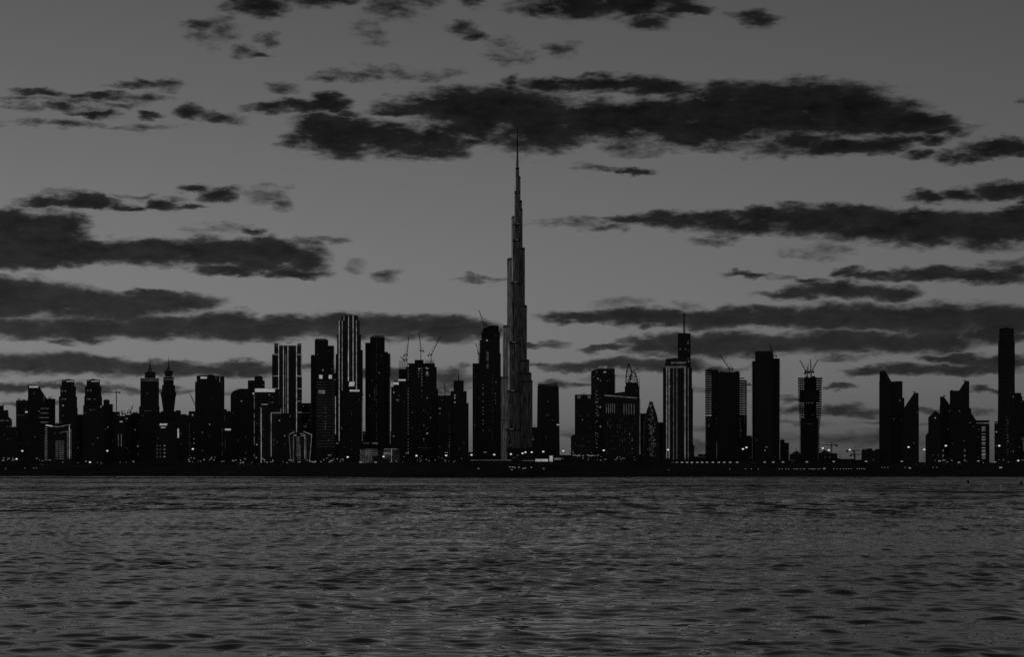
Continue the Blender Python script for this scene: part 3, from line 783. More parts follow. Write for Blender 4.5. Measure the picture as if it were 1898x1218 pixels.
b = Bld('broad_tower', 'broad dark tower with a white sign near its notched top', 4800, 388.5)
b.tier(362.3, 415.2, 708.3, style='v', dep=42); b.tier(365.2, 406.3, 696.3, 708.3, style='v', inset=3, dep=36); b.tier(408.2, 415.2, 697.5, 708.3, style='v', inset=4, dep=30)
b.sign(371.4, 383.4, 698.6, 702.2, slant=.02); b.block(385, 397, 694.6, 696.3, 'roof_plant'); b.mast(391, 693, 696, .8)
b.col(400.5, 698, 704, 2.4, 'win_dim', 1.2, 1.6); b.win(407, 414, 706, 720, 9, 'win_dim', 1.3, 1.3); b.win(364, 413, 725, 845, 14, 'win_dim'); b.done()
b = Bld('narrow_block', 'narrow block with a white sign between broad and round-topped towers', 4700, 421)
b.tier(411, 428, 762.5, style='h'); b.block(416, 420.5, 758.5, 762.5, 'roof_plant', inset=4); b.block(423, 425, 760.8, 762.5, 'roof_plant')
b.sign(417, 427.8, 795, 798.2); b.col(412, 796, 850, 3.4, 'win_dim', 1.6, 1.3, .7); b.col(417.5, 815, 835, 2.8, 'win_dim', 1.2, 1.0); b.col(416.5, 772, 782, 3, 'win_dim', 1.2, 1.2); b.done()
b = Bld('curved_roof_tower', 'tower with a quarter-round roof beside the white-topped block', 4900, 444)
arc = [(427.6 + 25 * (1 - cos(t)), 733 - 12.3 * sin(t)) for t in np.linspace(0, pi / 2, 10)]
b.shape([(427.6, None)] + arc + [(461, 720.5), (461, None)], 36, style='h'); b.pane('win_hi', b.X(447.6), b.Z(743.8), 2.6, 2.4); b.win(430, 458, 745, 845, 10, 'win_dim'); b.done()
b = Bld('flat_top_tower', 'flat-topped dark tower with a stepped penthouse behind the round roof', 5300, 475)
b.tier(459.6, 490.6, 705.2, style='h'); b.tier(471.5, 487.2, 699, 705.2, style='', inset=4); b.tier(473, 485.5, 696.8, 699, 'box', 20, style='', inset=6, part='penthouse', mat='stone'); b.win(461, 490, 708, 720, 3, 'win_dim'); b.done()

b = Bld('bright_parapet_building', 'building crowned by a broad glowing white parapet', 4600, 492, 'building')
b.tier(468.5, 517, 730, style='h', dep=40); b.shape([(468.5, 730), (472.5, 721), (517, 721), (517, 730)], 36, 'glass', inset=1.5, part='roof_storey')
b.sign(472.6, 509.5, 720.5, 727, part='parapet_light'); b.sign(468.3, 471.2, 728.3, 731.3, part='parapet_light')
b.col(471.5, 735, 845, 4.2, 'tube_dim', 1.0, 4.0, .8); b.hline(500.5, 507, 747, .9, 'win_dim'); b.win(496, 508, 730, 748, 10, 'win_dim'); b.win(474, 500, 752, 850, 24, 'win_dim'); b.done()
b = Bld('outlined_step_block', 'stepped block edged by angular light lines beside the striped tower', 4450, 500, 'building')
b.tier(484, 503, 750.5, style='h', dep=30); b.tier(502.5, 536, 766, style='h', inset=2, dep=30); b.tier(503, 520.8, 757, 766, style='', inset=3, dep=26)
b.hline(484.3, 496.5, 749.8, 1.2, 'tube'); b.vline(484.2, 757, 858, 1.5, 'tube'); b.vline(482.9, 754, 800, .9, 'tube_dim'); b.hline(502.6, 520.6, 765.7, 1.0, 'tube'); b.vline(502.6, 766, 847, 1.1, 'tube'); b.vline(520.5, 757.6, 766, 1.0, 'tube')
b.win(486, 530, 770, 850, 20, 'win_dim'); b.done()

b = Bld('striped_tower', 'tall square tower ruled by bright vertical light lines, with crosslines on its shoulders', 4900, 532)
b.tier(505, 559, 657, style='hv', dep=44); b.tier(516.3, 553, 640.5, 657, style='v', inset=2, dep=38); b.tier(508.5, 516.3, 636.6, 657, style='', inset=3, dep=36); b.tier(551.5, 559, 636.6, 657, style='', inset=3, dep=36)
for x, a, c, w in ((516.6, 637, 749, 1.6), (525.4, 641, 768, 1.4), (533.6, 637.5, 810, 1.8), (549.6, 641, 801, 1.8), (558.4, 637, 700, .8)): b.vline(x, a, c, w, 'tube')
b.col(529.6, 658, 828, 2.6, 'tube_dim', 1.4, 1.5); b.hline(509, 516, 640.5, 1.0, 'tube_dim'); b.hline(552, 558.5, 640, 1.0, 'tube_dim')
for y in (657.3, 697.2, 720.8, 744, 750): b.hline(506.5, 516.4, y, 1.1, 'tube')
for y in (657.3, 697.2, 720.8, 744, 764.6): b.hline(550, 558.6, y, 1.1, 'tube')
b.block(530.5, 540.5, 635.2, 636, 'cradle_arm', inset=4, dep=2); b.mast(533.5, 636, 640.5, 1.2, 'roof_mast')
b.hline(543, 552, 642.2, .8, 'win_dim'); b.win(551, 558, 728, 745, 5, 'win_dim'); b.win(507, 515, 662, 740, 6, 'win_dim'); b.win(518, 548, 770, 840, 14, 'win_dim'); b.done()
b = Bld('dim_block', 'dim block between the striped tower and the twin-square-lit tower', 5000, 567)
b.tier(558.8, 576, 747.5, style='h'); b.win(560, 575, 750, 756, 7, 'win_dim'); b.hline(560, 575, 765.5, .7, 'win_dim'); b.col(564, 791, 792, 3, 'win'); b.col(567.5, 791, 792, 3, 'win'); b.win(560, 575, 770, 850, 8, 'win_dim'); b.done()
b = Bld('outlined_gate_building', 'small building drawn in light as two leaning towers with ladder rungs', 4300, 557, 'building')
b.shape([(539, None), (535.8, 806), (546, 800.5), (556, 804), (562, 800.5), (577.8, 805.8), (573.6, None)], 26, 'glass2')
b.hline(536, 546, 805.8, .9, 'tube', py2=800.6); b.vline(538.9, 806.5, 857, .8, 'tube_dim', px2=535.9); b.hline(562.4, 577.6, 800.3, .9, 'tube', py2=805.6); b.vline(573.7, 806, 857, .8, 'tube', px2=577.7)
b.hline(545, 549.5, 807.5, .8, 'tube', py2=804.8); b.hline(557, 565, 803.8, .9, 'tube', py2=806.8); b.hline(545, 549, 808.2, .7, 'tube'); b.hline(557.5, 564.8, 808.2, .7, 'tube')
b.vline(544.2, 807, 857, .8, 'tube_dim'); b.vline(550.5, 808, 846, .6, 'tube_dim'); b.vline(556.8, 826, 858, .7, 'tube_dim', px2=556); b.vline(564.9, 807, 850, .8, 'tube'); b.vline(554.9, 828, 845, .5, 'tube_dim', px2=556.3)
for i in range(13):
    b.hline(551.2, 555.6, 811 + i * 3.4, .9, 'tube_dim'); b.hline(565.4, 568, 814 + i * 3.2, 1.0, 'tube_dim')
    if i < 12: b.hline(542.8, 544, 812 + i * 3.6, .9, 'tube_dim')
b.done()

b = Bld('square_lit_tower', 'dark stepped tower with two bright white squares below its top', 4950, 597)
b.tier(576.2, 584.3, 659.8, style='h', inset=3); b.tier(584, 607.8, 629.8, style='v', dep=36, inset=1); b.tier(607.8, 618.8, 640.6, style='b', inset=3, dep=28); b.tier(618.8, 623, 690, style='b', inset=5, dep=24)
b.block(585, 605, 627.6, 628.5, 'roof_frame', inset=4, dep=20); b.mast(586.5, 628, 630, 1.2, 'roof_mast'); b.mast(603, 627, 630, 1.2, 'roof_mast'); b.block(576.8, 583, 657.5, 659.8, 'roof_plant')
b.sign(591.6, 597.6, 695.2, 702.2); b.sign(609.2, 615.2, 695.2, 702.2)
for y in (667, 671, 674, 686, 691, 704): b.hline(618.4, 622.5, y, 1.2, 'tube_dim')
b.win(586, 606, 640, 692, 7, 'win_dim'); b.win(608, 617, 645, 690, 6, 'win_dim'); b.done()
b = Bld('slatted_building', 'slab with close horizontal lines and a lit emblem panel, under the two white squares', 4500, 603, 'building')
b.tier(585.8, 621.6, 706.5, style='h', dep=36, step=5.0); b.sign(590, 602.3, 723.3, 730.3, 'tube_dim', label='dim glowing emblem panel'); b.vline(621.8, 735, 805, 1.4, 'tube')
for i in range(24): b.hline(587, 620.5, 708.5 + i * 5.2, .35, 'win_dim', part='glowing_ledge')  # faint slats put in as dim glowing lines
b.col(603, 752, 795, 4.2, 'win', 1.4, 1.2, .7); b.win(588, 620, 735, 850, 30, 'win_dim', 1.2, 1.0); b.done()

b = Bld('crowned_striped_tower', 'tallest striped tower, stepped crown with five bright vertical lines', 5000, 648)
b.tier(625.3, 668.5, 619.5, style='v', dep=44); b.tier(627.8, 666, 594, 619.5, style='v', inset=2, dep=40); b.tier(633.2, 663, 585, 594, style='v', inset=4, dep=34); b.tier(668.4, 672.3, 648.5, style='h', inset=4, dep=30); b.tier(622.5, 625.4, 656, style='h', inset=6, dep=30)
for x, a, c, w in ((628.7, 594.5, 817.5, 1.9), (634.3, 594.5, 724, 1.1), (637.6, 585.5, 594, 1.0), (646.0, 585.5, 707, 1.7), (654.4, 584.6, 707, 1.8), (660.6, 594, 722, 1.5), (645.4, 654, 707, 1.2)): b.vline(x, a, c, w, 'tube')
b.block(636, 660, 583.8, 585, 'roof_plant'); b.vline(671.6, 735, 818, 1.0, 'tube_dim'); b.col(673, 732, 776, 8, 'win', 2.2, 2.2)
b.win(627, 667, 600, 720, 8, 'win_dim'); b.done()
b = Bld('logo_panel_building', 'dark slab with a slanted white logo panel and a white bar on its roof edge', 4600, 650, 'building')
b.tier(629.8, 669, 726, style='h', dep=38); b.sign(646.5, 656.4, 708.2, 716.6, slant=.12); b.sign(648.2, 666.2, 722.8, 726); b.block(650, 654, 716, 726.2, 'sign_post', inset=1, dep=2, mat='steel')
b.sign(622.8, 627.5, 821, 823.2, 'tube_dim'); b.win(631, 668, 735, 850, 30, 'win_dim', 1.3, 1.1); b.done()

b = Bld('balcony_edge_tower', 'dark tower with a raised roof frame and ribbed balcony edge', 5050, 700)
b.tier(677.2, 687, 635.3, style='h', inset=2, dep=34); b.tier(686.4, 712.6, 625, style='v', dep=40); b.tier(712.6, 723, 655, style='b', inset=4, dep=28); b.tier(712.6, 719, 652, 655, style='', inset=5, dep=20)
b.block(689.5, 711.5, 622.2, 623.4, 'roof_frame', inset=4, dep=20); [b.mast(x, 622.6, 625.2, 1.2, 'frame_post', 1.2) for x in (690.5, 700, 710.5)]
b.vline(694.5, 720, 735, .8, 'win_dim'); b.col(697.8, 637, 825, 5.2, 'win_dim', 1.4, 1.4, .6); b.col(723.3, 700, 825, 3.3, 'tube_dim', 1.6, 1.8)
b.win(679, 722, 640, 820, 16, 'win_dim'); b.hline(690, 700, 822, 1.0, 'tube'); b.hline(669, 684, 822, 1.0, 'tube_dim'); b.done()
b = Bld('lit_lattice_hall', 'low hall with glowing lattice screens behind the shore lamps', 4000, 703, 'building')
b.tier(666.5, 741, 831.5, style='', dep=40)
rr = random.Random(5)
for x in range(668, 690, 3):
    m = MB(); yv = 834
    while yv < 857:
        m.bar((b.X(x + rr.uniform(-1, 1)), b.D - 1.2, b.Z(yv)), (b.X(x + rr.uniform(-1, 1)), b.D - 1.2, b.Z(yv + 3.4)), .55); yv += 3.2
    m.build('lattice_screen', 'tube_dim', b.root)
for i in range(6): b.hline(677, 700, 833 + i * 2.2, .7, 'tube_dim' if i % 2 else 'win_dim')
for i in range(7): b.hline(711, 724, 834.5 + i * 2.6, .9, 'tube' if i in (2, 3) else 'win_dim'); b.hline(728, 740, 833 + i * 3.2, .6, 'win_dim')
b.vline(725.7, 832.5, 857, 1.1, 'tube'); b.hline(712, 736, 832.6, 1.0, 'tube_dim'); b.done()
b = Bld('two_sign_block', 'block with two stepped white rooftop signs beside the scaffolded tower', 4700, 739)
b.tier(725, 740, 717, style='h', inset=3); b.tier(729.5, 753.5, 705.8, style='h', inset=6, dep=30); b.sign(729, 739, 708.8, 713.4); b.sign(738, 752, 703, 706.2)
b.pane('win_hi', b.X(730), b.Z(727.5), 2.2, 2); b.pane('win', b.X(736.5), b.Z(741.5), 4.5, 2.2); b.win(727, 752, 720, 845, 14, 'win_dim'); b.done()

def scaffold(b, x0, x1, y0, y1, nx, ny, part='scaffold'):
    m = MB(); D = b.D + 3
    for k in (0, 14):
        for i in range(nx + 1): m.bar((b.X(x0 + (x1 - x0) * i / nx), D + k, b.Z(y1) - .5), (b.X(x0 + (x1 - x0) * i / nx), D + k, b.Z(y0)), .36)
        for j in range(ny + 1): m.bar((b.X(x0 - .5), D + k, b.Z(y0 + (y1 - y0) * j / ny)), (b.X(x1 + .5), D + k, b.Z(y0 + (y1 - y0) * j / ny)), .4)
    return m.build(part, 'steel', b.root)
b = Bld('scaffolded_tower', 'unfinished broad tower with scaffolding and columns of work lights', 5000, 775)
b.tier(752.5, 808.8, 680, style='v', dep=44); b.tier(755.5, 806, 673.5, 680, style='', inset=3, dep=36, mat='conc'); b.tier(768.6, 785, 667, 673.5, style='', inset=6, dep=24, mat='conc'); b.tier(739.5, 752.6, 684.5, style='b', inset=4, dep=32); b.tier(808.8, 812, 721, style='h', inset=6, dep=30)
scaffold(b, 740, 755, 668, 684.5, 5, 5); scaffold(b, 788, 804, 668, 675, 5, 3)
b.col(756.6, 681, 840, 5.6, 'win', 1.7, 1.7, .75); b.col(764.5, 755, 800, 4.8, 'win', 1.5, 1.5, .6); b.col(781.8, 683, 738, 5.2, 'win', 1.9, 1.7, .85); b.col(776, 683, 700, 5, 'win', 1.7, 1.6)
for x, y in ((790, 682), (792.5, 683), (756.8, 677.5), (777, 684), (791.5, 690), (791.5, 693)): b.pane('win_hi', b.X(x), b.Z(y), 3.0, 2.0)
for y in (691, 693.5, 696): b.hline(789, 795, y, .8, 'tube_dim')
b.win(775, 800, 755, 830, 36, 'win_dim', 1.3, 1.3); b.pane('win_hi', b.X(791.8), b.Z(803.7), 3.2, 2.6); b.pane('win', b.X(791.8), b.Z(738), 3, 2); b.hline(775, 800, 830.5, .5, 'win_dim'); b.done()
b = Bld('unfinished_annex', 'unfinished lower block capped by open scaffold between crane tower and small spire', 4950, 823)
b.tier(811.8, 836, 733, style='h'); scaffold(b, 812.5, 834.5, 726.5, 733, 8, 3); b.pane('win', b.X(815.5), b.Z(757.5), 4.5, 2.0); b.win(813, 834, 740, 845, 14, 'win_dim'); b.col(833, 755, 850, 4.6, 'win_dim', 1.4, 1.4, .8); b.done()
b = Bld('small_spire_tower', 'stepped tower with a short thick spire beside the pale gap', 4800, 852)
b.tier(841.5, 868, 747.5, style='hv'); b.tier(835.2, 865, 725, style='h', inset=4, dep=30); b.tier(841.3, 859, 705.3, 725, style='v', inset=6, dep=24); b.mast(850, 687, 705.5, 2.6, 'spire', .8, 16)
for y in (733, 738, 746): b.pane('win_hi', b.X(843), b.Z(y), 2.6, 1.8)
b.win(837, 866, 730, 845, 7, 'win_dim'); b.block(862, 865, 742.5, 747.5, 'roof_plant', inset=3); b.done()

b = Bld('curved_crown_tower', 'unfinished tower with a curved crown and cranes just left of the supertall', 5300, 902)
b.tier(876, 889, 673.5, style='h', inset=3, dep=36); b.tier(888.6, 927.8, 655, style='v', dep=44); b.tier(889.5, 926.5, 630, 655, style='h', inset=2, dep=40); b.tier(893, 926.2, 615, 630, style='b', inset=4, dep=36)
b.shape([(894.5, 615.1), (894.5, 610), (899, 607), (905, 604.3), (911, 603.2), (924, 603), (924, 615.1)], 30, 'conc', inset=6, part='crown')
scaffold(b, 887.5, 892.5, 630, 656, 2, 8)
b.col(895.3, 702, 800, 6, 'win', 1.6, 1.6, .55); b.col(902.5, 653, 684, 2.6, 'win', 1.7, 1.4, .8); b.col(904.5, 653, 684, 2.6, 'win', 1.7, 1.4, .8); b.col(913, 690, 815, 6.5, 'win_dim', 1.5, 1.5, .7); b.col(918.3, 730, 750, 6, 'win', 1.5, 1.5)
b.pane('win_hi', b.X(902.5), b.Z(631), 3.4, 2.6); b.win(878, 925, 620, 800, 26, 'win_dim'); b.done()

# ------------------------------------------------------------------ the supertall tower: three buttressed wings stepping back in a spiral
def supertall():
    D = 5950.0; m_px = D / F
    root = thing('supertall_tower', 'supertall stepped tower with fluted pale faces tapering to a needle', 'tower', (PX(959, D), D, GZ))
    XC = PX(959, D)
    def wing(ang, r, half, rib=True):
        """plan of one wing: a bar with a rounded nose, its faces fluted"""
        pts = []
        L = max(r - half, 0.1)
        base = [(-half * .4, -half)]
        k = max(1, int(L / 3.2))
        side = [(L * i / k, -half) for i in range(k + 1)]
        nose = [(L + half * cos(t), half * sin(t)) for t in np.linspace(-pi / 2, pi / 2, 9)[1:-1]]
        back = [(L * i / k, half) for i in range(k, -1, -1)]
        raw = side + nose + back
        for i, (x, y) in enumerate(raw):
            s_ = (.42 if i % 2 else -.22) if rib else 0
            n_ = math.hypot(max(x - L, 0), y) or 1
            pts.append((x + s_ * (max(x - L, 0) / n_), y + s_ * (y / n_)))
        pts = base + pts + [(-half * .4, half)]
        ca, sa = cos(ang), sin(ang)
        return [(XC + x * ca - y * sa, D + x * sa + y * ca) for x, y in pts]
    A_L, A_F, A_R = radians(128), radians(248), radians(8)
    def tier(ang, ext, half_px, top, part, mat='clad'):
        """ext: how far the tier reaches sideways (or, for the wing towards the bay, outwards) from the axis"""
        c = abs(cos(ang)) if ang != A_F else 1.0
        r_px = (ext - half_px) / c + half_px
        poly = wing(ang, r_px * m_px, half_px * m_px)
        o = MB().poly_prism(poly, GZ - .3, PZ(top, D)).build(part, mat, root)
        # open mechanical storey and parapet at the head of the tier
        MB().poly_prism(grow(poly, -.9), PZ(top, D), PZ(top - 1.6, D)).build('mechanical_storey', 'clad2', o)
        MB().poly_prism(grow(poly, .5), PZ(top, D) - 3.4, PZ(top, D) - 1.2).build('band', 'clad2', o)
        if ang == A_F:      # lit terrace at the nose of the tier
            X, Y = XC + (r_px * m_px) * cos(ang), D + r_px * m_px * sin(ang)
            MB().box(X + 2.2 * m_px, X + (half_px + 1.5) * m_px, Y - .5, Y + 3, PZ(top, D) + .2, PZ(top, D) + 1.4).build('terrace_light', 'tube_dim', o)
        return poly
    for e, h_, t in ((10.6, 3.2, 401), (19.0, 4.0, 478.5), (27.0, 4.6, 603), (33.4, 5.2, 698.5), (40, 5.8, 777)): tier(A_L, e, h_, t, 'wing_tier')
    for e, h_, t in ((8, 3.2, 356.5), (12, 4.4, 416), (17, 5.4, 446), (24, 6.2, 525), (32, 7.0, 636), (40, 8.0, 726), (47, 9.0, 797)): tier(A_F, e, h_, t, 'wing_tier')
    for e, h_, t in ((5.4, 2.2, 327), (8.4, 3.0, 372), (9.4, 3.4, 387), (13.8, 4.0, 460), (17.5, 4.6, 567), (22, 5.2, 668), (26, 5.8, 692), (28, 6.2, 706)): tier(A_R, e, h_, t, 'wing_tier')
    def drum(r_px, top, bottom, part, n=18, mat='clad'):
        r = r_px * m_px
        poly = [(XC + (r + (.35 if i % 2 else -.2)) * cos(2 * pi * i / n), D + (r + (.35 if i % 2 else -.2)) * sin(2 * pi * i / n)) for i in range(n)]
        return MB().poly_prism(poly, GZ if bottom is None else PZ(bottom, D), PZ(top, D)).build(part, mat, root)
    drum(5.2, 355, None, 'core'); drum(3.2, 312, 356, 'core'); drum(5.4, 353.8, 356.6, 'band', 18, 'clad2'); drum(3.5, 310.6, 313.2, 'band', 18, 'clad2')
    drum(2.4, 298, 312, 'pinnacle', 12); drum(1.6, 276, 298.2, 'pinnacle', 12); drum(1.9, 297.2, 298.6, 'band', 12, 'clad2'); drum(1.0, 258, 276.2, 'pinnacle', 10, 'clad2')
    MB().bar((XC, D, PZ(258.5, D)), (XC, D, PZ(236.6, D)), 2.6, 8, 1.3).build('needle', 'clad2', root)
    lit = MB(); rl = random.Random(3)        # a few rooms with the light on, on the noses of the wings
    for e, h_, t, ang in ((27, 4.6, 603, A_L), (33.4, 5.2, 698.5, A_L), (32, 7.0, 640, A_F), (40, 8.0, 730, A_F), (47, 9.0, 800, A_F), (26, 5.8, 695, A_R)):
        c = abs(cos(ang)) if ang != A_F else 1.0
        r = ((e - h_) / c + h_) * m_px
        for i in range(7):
            q = ang + rl.uniform(-.7, .7); Z = PZ(rl.uniform(t + 6, min(t + 110, 840)), D)
            X, Y = XC + (r - h_ * m_px) * cos(ang) + (h_ * m_px + 1.1) * cos(q), D + (r - h_ * m_px) * sin(ang) + (h_ * m_px + 1.1) * sin(q)
            lit.box(X - .8, X + .8, Y - .4, Y + .4, Z - .8, Z + .8)
    lit.build('lit_window', 'win', root, kind='stuff')
    return root
supertall()

b = Bld('lattice_top_tower', 'dark slightly tapering tower with a lattice parapet right of the supertall', 5200, 1016)
taper(b, 996.2, 1035.8, 994.6, 1038, 716, 868, dep=40); b.tier(997.2, 1033.4, 712, 716, style='', inset=5, dep=34); scaffold(b, 997.5, 1033, 708.6, 713, 9, 2, 'parapet_lattice')
b.sign(1032, 1037, 786.5, 788.8); b.pane('win_dim', b.X(1015), b.Z(770), 6, 1.2); b.win(998, 1034, 725, 840, 9, 'win_dim'); b.hline(999, 1033, 714.5, .6, 'win_dim'); b.done()
b = Bld('corner_block', 'low block tucked between the supertall and the lattice-topped tower', 5100, 992)
b.tier(986, 996, 792, style='h'); b.block(988, 994, 788.8, 790, 'roof_canopy', inset=2); b.mast(990, 786, 792, 1, 'roof_mast'); b.hline(988, 994, 790.6, 1.2, 'sign'); b.pane('win', b.X(988), b.Z(814.5), 4, 2); b.win(986, 995, 797, 845, 3, 'win_dim'); b.done()
b = Bld('podium_block', 'low dark podium at the foot of the supertall tower', 5000, 975, 'building')
b.tier(940, 1000, 830.5, style='', dep=60); b.win(945, 998, 834, 855, 12, 'win_dim'); b.done()

b = Bld('corner_block', 'sloped-corner low block left of the flat-roofed hotel slab', 4600, 1078)
b.shape([(1058.2, None), (1058.2, 808.5), (1066.5, 805), (1100, 805), (1100, None)], 40, style='h'); b.win(1060, 1098, 812, 850, 40, 'win_dim', 1.4, 1.3); b.done()
b = Bld('flat_roof_building', 'flat-roofed dark slab with small crenellated roof lights', 4800, 1082)
b.tier(1066, 1098, 731.6, style='v', inset=2); b.block(1079.5, 1084.5, 729, 729.8, 'roof_frame'); b.mast(1082, 729, 732, 1, 'roof_mast')
for x in (1070.5, 1072.5, 1074.5, 1089.5, 1091.5, 1093): b.sign(x, x + 1.3, 734, 738.8, 'tube_dim', 'parapet_opening')
b.win(1068, 1096, 745, 800, 14, 'win_dim', 1.4, 1.3); b.done()
b = Bld('rounded_tower', 'dark tower with a gently curved top and a white rooftop box', 4950, 1118)
b.shape([(1095.6, None), (1095.6, 688), (1101, 685.8), (1109, 684), (1118, 683.2), (1139.6, 683.2), (1139.6, None)], 38, style='')
b.detail([(b.X(1128), b.D), (b.X(1139.6), b.D), (b.X(1139.6), b.D + 30), (b.X(1128), b.D + 30)], b.Z(745), b.Z(692), 'b', 3.6)
b.sign(1109.2, 1125.6, 678.3, 683.4, 'tube_dim', 'lit_rooftop_box'); b.col(1106, 690, 830, 7, 'win', 1.8, 1.6, .6); b.col(1103.5, 700, 830, 6, 'win_dim', 1.5, 1.5, .8); b.col(1108, 740, 830, 5, 'win', 1.5, 1.5, .6)
for x, y in ((1108.3, 702), (1120, 690), (1122, 690), (1112.7, 755), (1113, 791)): b.pane('win_hi', b.X(x), b.Z(y), 2.6, 2.0)
b.win(1098, 1136, 690, 840, 60, 'win_dim', 1.5, 1.3); b.done()
b = Bld('slanting_eave_building', 'broad slab with a lit slanting eave and fading vertical light fins', 4600, 1152)
b.shape([(1120, None), (1120, 733.2), (1183.5, 739.5), (1186.2, 740), (1186.2, None)], 44, style='v')
b.hline(1120.5, 1180.5, 733.0, 1.9, 'tube_dim', 'eave_light', py2=738.0)
for x in (1124, 1128, 1131.6, 1135.4, 1139): b.vline(x, 749, 766, .9, 'tube_dim')
for x in (1156.6, 1161, 1165.6, 1170.4, 1175.4): b.vline(x, 749, 768, .9, 'tube_dim')
b.vline(1186, 741, 843, 1.4, 'tube_dim'); b.shape([(1131, 733.8), (1138, 728.4), (1160, 725.5), (1160, 736.9)], 20, 'glass2', inset=14, part='roof_hall')
b.win(1124, 1183, 775, 842, 120, 'win_dim', 1.3, 1.2); b.done()
b = Bld('sail_crown_tower', 'tower topped by two curved open lattice sails', 4850, 1172)
b.tier(1158.2, 1184.8, 716, style='h', dep=34); b.tier(1160, 1183.5, 709, 716, style='', inset=3, dep=28)
def sail(b, pts_l, pts_r, off):
    m = MB(); y = b.D + 8 + off
    L = [(b.X(a), b.Z(c)) for a, c in pts_l]; R = [(b.X(a), b.Z(c)) for a, c in pts_r]
    for q in (L, R):
        for p0, p1 in zip(q, q[1:]): m.bar((p0[0], y, p0[1]), (p1[0], y, p1[1]), 1.9)
    for i in range(1, len(L)): m.bar((L[i][0], y, L[i][1]), (R[i][0], y, R[i][1]), 1.1)
    for i in range(len(L) - 1): m.bar((L[i][0], y, L[i][1]), (R[i + 1][0], y, R[i + 1][1]), .6); m.bar((R[i][0], y, R[i][1]), (L[i + 1][0], y, L[i + 1][1]), .6)
    return m.build('sail_frame', 'steel', b.root)
ll = [(1165, 674), (1163, 681), (1161.4, 689), (1160.4, 698), (1160, 710)]; lr = [(1165.3, 674), (1168.5, 681), (1171, 687), (1170, 697), (1167, 710)]
rl_ = [(1174.8, 686.5), (1171, 690), (1168.4, 696), (1166, 702), (1165, 710)]; rr_ = [(1175.4, 686.5), (1178, 692), (1180, 698), (1181.4, 704), (1182.2, 710)]
for off in (0, 8): sail(b, ll, lr, off); sail(b, rl_, rr_, off + 2)
b.mast(1184.9, 697, 741, 1.3, 'roof_mast', .5, 4); b.sign(1180, 1183, 708, 711, 'win_dim', 'lit_room'); b.win(1160, 1183, 718, 735, 2, 'win_dim'); b.done()

b = Bld('low_gap_block', 'low dark block linking the eave slab and the bullet tower', 4900, 1193)
b.tier(1186.6, 1197.5, 766.5, style='h'); b.mast(1189, 764, 767, .8, 'roof_mast'); b.hline(1187, 1193, 768, .6, 'win_dim'); b.tier(1219, 1230, 783, style='h', inset=4); b.win(1187, 1196, 775, 845, 5, 'win_dim'); b.done()
b = Bld('bullet_tower', 'pointed bullet-shaped tower speckled with small lights', 4700, 1208)
def bullet(b):
    D = b.D; n = 20; prof = [(744, 1.4), (747, 3.0), (752, 5.0), (760, 8.0), (770, 11), (782, 13.2), (800, 14.6), (830, 15.4), (868, 15.6)]
    V, Fc = [], []; sx = b.X(1) - b.X(0)
    for y, r in prof:
        for i in range(n): V.append((b.X(1206.8) + r * sx * cos(2 * pi * i / n), D + 22 + r * sx * sin(2 * pi * i / n), b.Z(y)))
    for j in range(len(prof) - 1):
        for i in range(n): Fc.append((j * n + i, (j + 1) * n + i, (j + 1) * n + (i + 1) % n, j * n + (i + 1) % n))
    Fc.append(tuple(range(n)))
    m = MB(); m.v, m.f = V, Fc; m.build('tower_shell', 'glass', b.root)
    # ribs that rise above the tip as two horns
    for px0, px1 in ((1205.2, 1204.2), (1208.6, 1209.6)):
        MB().bar((b.X(px0 - (2 if px0 < 1207 else -2)), D + 21, b.Z(752)), (b.X(px1), D + 21, b.Z(743)), 1.8, 4, .8).build('horn', 'steel', b.root)
    k = {'win': MB(), 'win_dim': MB()}; rq = random.Random(8)
    for i in range(150):
        y = 748 + 98 * rq.random() ** .8; r = np.interp(y, [p[0] for p in prof], [p[1] for p in prof])
        u = rq.gauss(.12, .22)
        if abs(u) > .85: continue
        X = b.X(1206.8 + u * r); Y = D + 22 - sqrt(1 - u * u) * r * sx - .6
        k['win' if rq.random() < .35 else 'win_dim'].box(X - .8, X + .8, Y, Y + .3, b.Z(y) - .7, b.Z(y) + .7)
    for q, mb in k.items(): mb.build('lit_window', q, b.root, kind='stuff')
bullet(b)

b = Bld('antenna_striped_tower', 'striped tower with a tall antenna mast and lit collar', 4800, 1257)
b.tier(1229, 1282.4, 681.5, style='h', dep=46); b.tier(1232.4, 1272.5, 672.6, 681.5, style='', inset=3, dep=38); b.tier(1234.4, 1256.8, 664.6, 672.6, style='', inset=6, dep=30); b.tier(1256.4, 1279.8, 617.6, 681.6, style='h', inset=5, dep=34); b.tier(1282.4, 1284.2, 720, style='h', inset=6, dep=34); b.tier(1282.6, 1286.6, 825, style='h', inset=8, dep=30)
b.mast(1267.4, 579.3, 618, 2.2, 'antenna', 2.0); b.mast(1269.4, 580, 618, 1.6, 'antenna', 1.2)
for x, a, c, w in ((1235.8, 682, 850, 1.3), (1240.2, 682, 850, 1.3), (1248.4, 682, 852, .9), (1254.6, 682, 852, 1.0), (1269.6, 682, 852, 1.4), (1275.6, 682, 852, 1.1)): b.vline(x, a, c, w, 'tube' if w > 1.2 else 'tube_dim')
for i in range(20): b.pane('win', b.X(1244 + i * 1.45), b.Z(672.5 - b.rnd.random() * .8), .9, 1.4 + 2.4 * b.rnd.random(), d=1.4)
for i in range(24): b.pane('win', b.X(1234 + i * 1.6), b.Z(680.3 - b.rnd.random() * .8), .9, 1.2 + 2.0 * b.rnd.random(), d=1.4)
b.hline(1244, 1271, 673.4, .7, 'tube_dim'); b.hline(1233, 1272, 681.3, .7, 'tube_dim')
for x, y in ((1261, 647), (1270.4, 647), (1275, 636), (1276.5, 670), (1241.5, 716)): b.pane('win', b.X(x), b.Z(y), 2.2, 2.0)
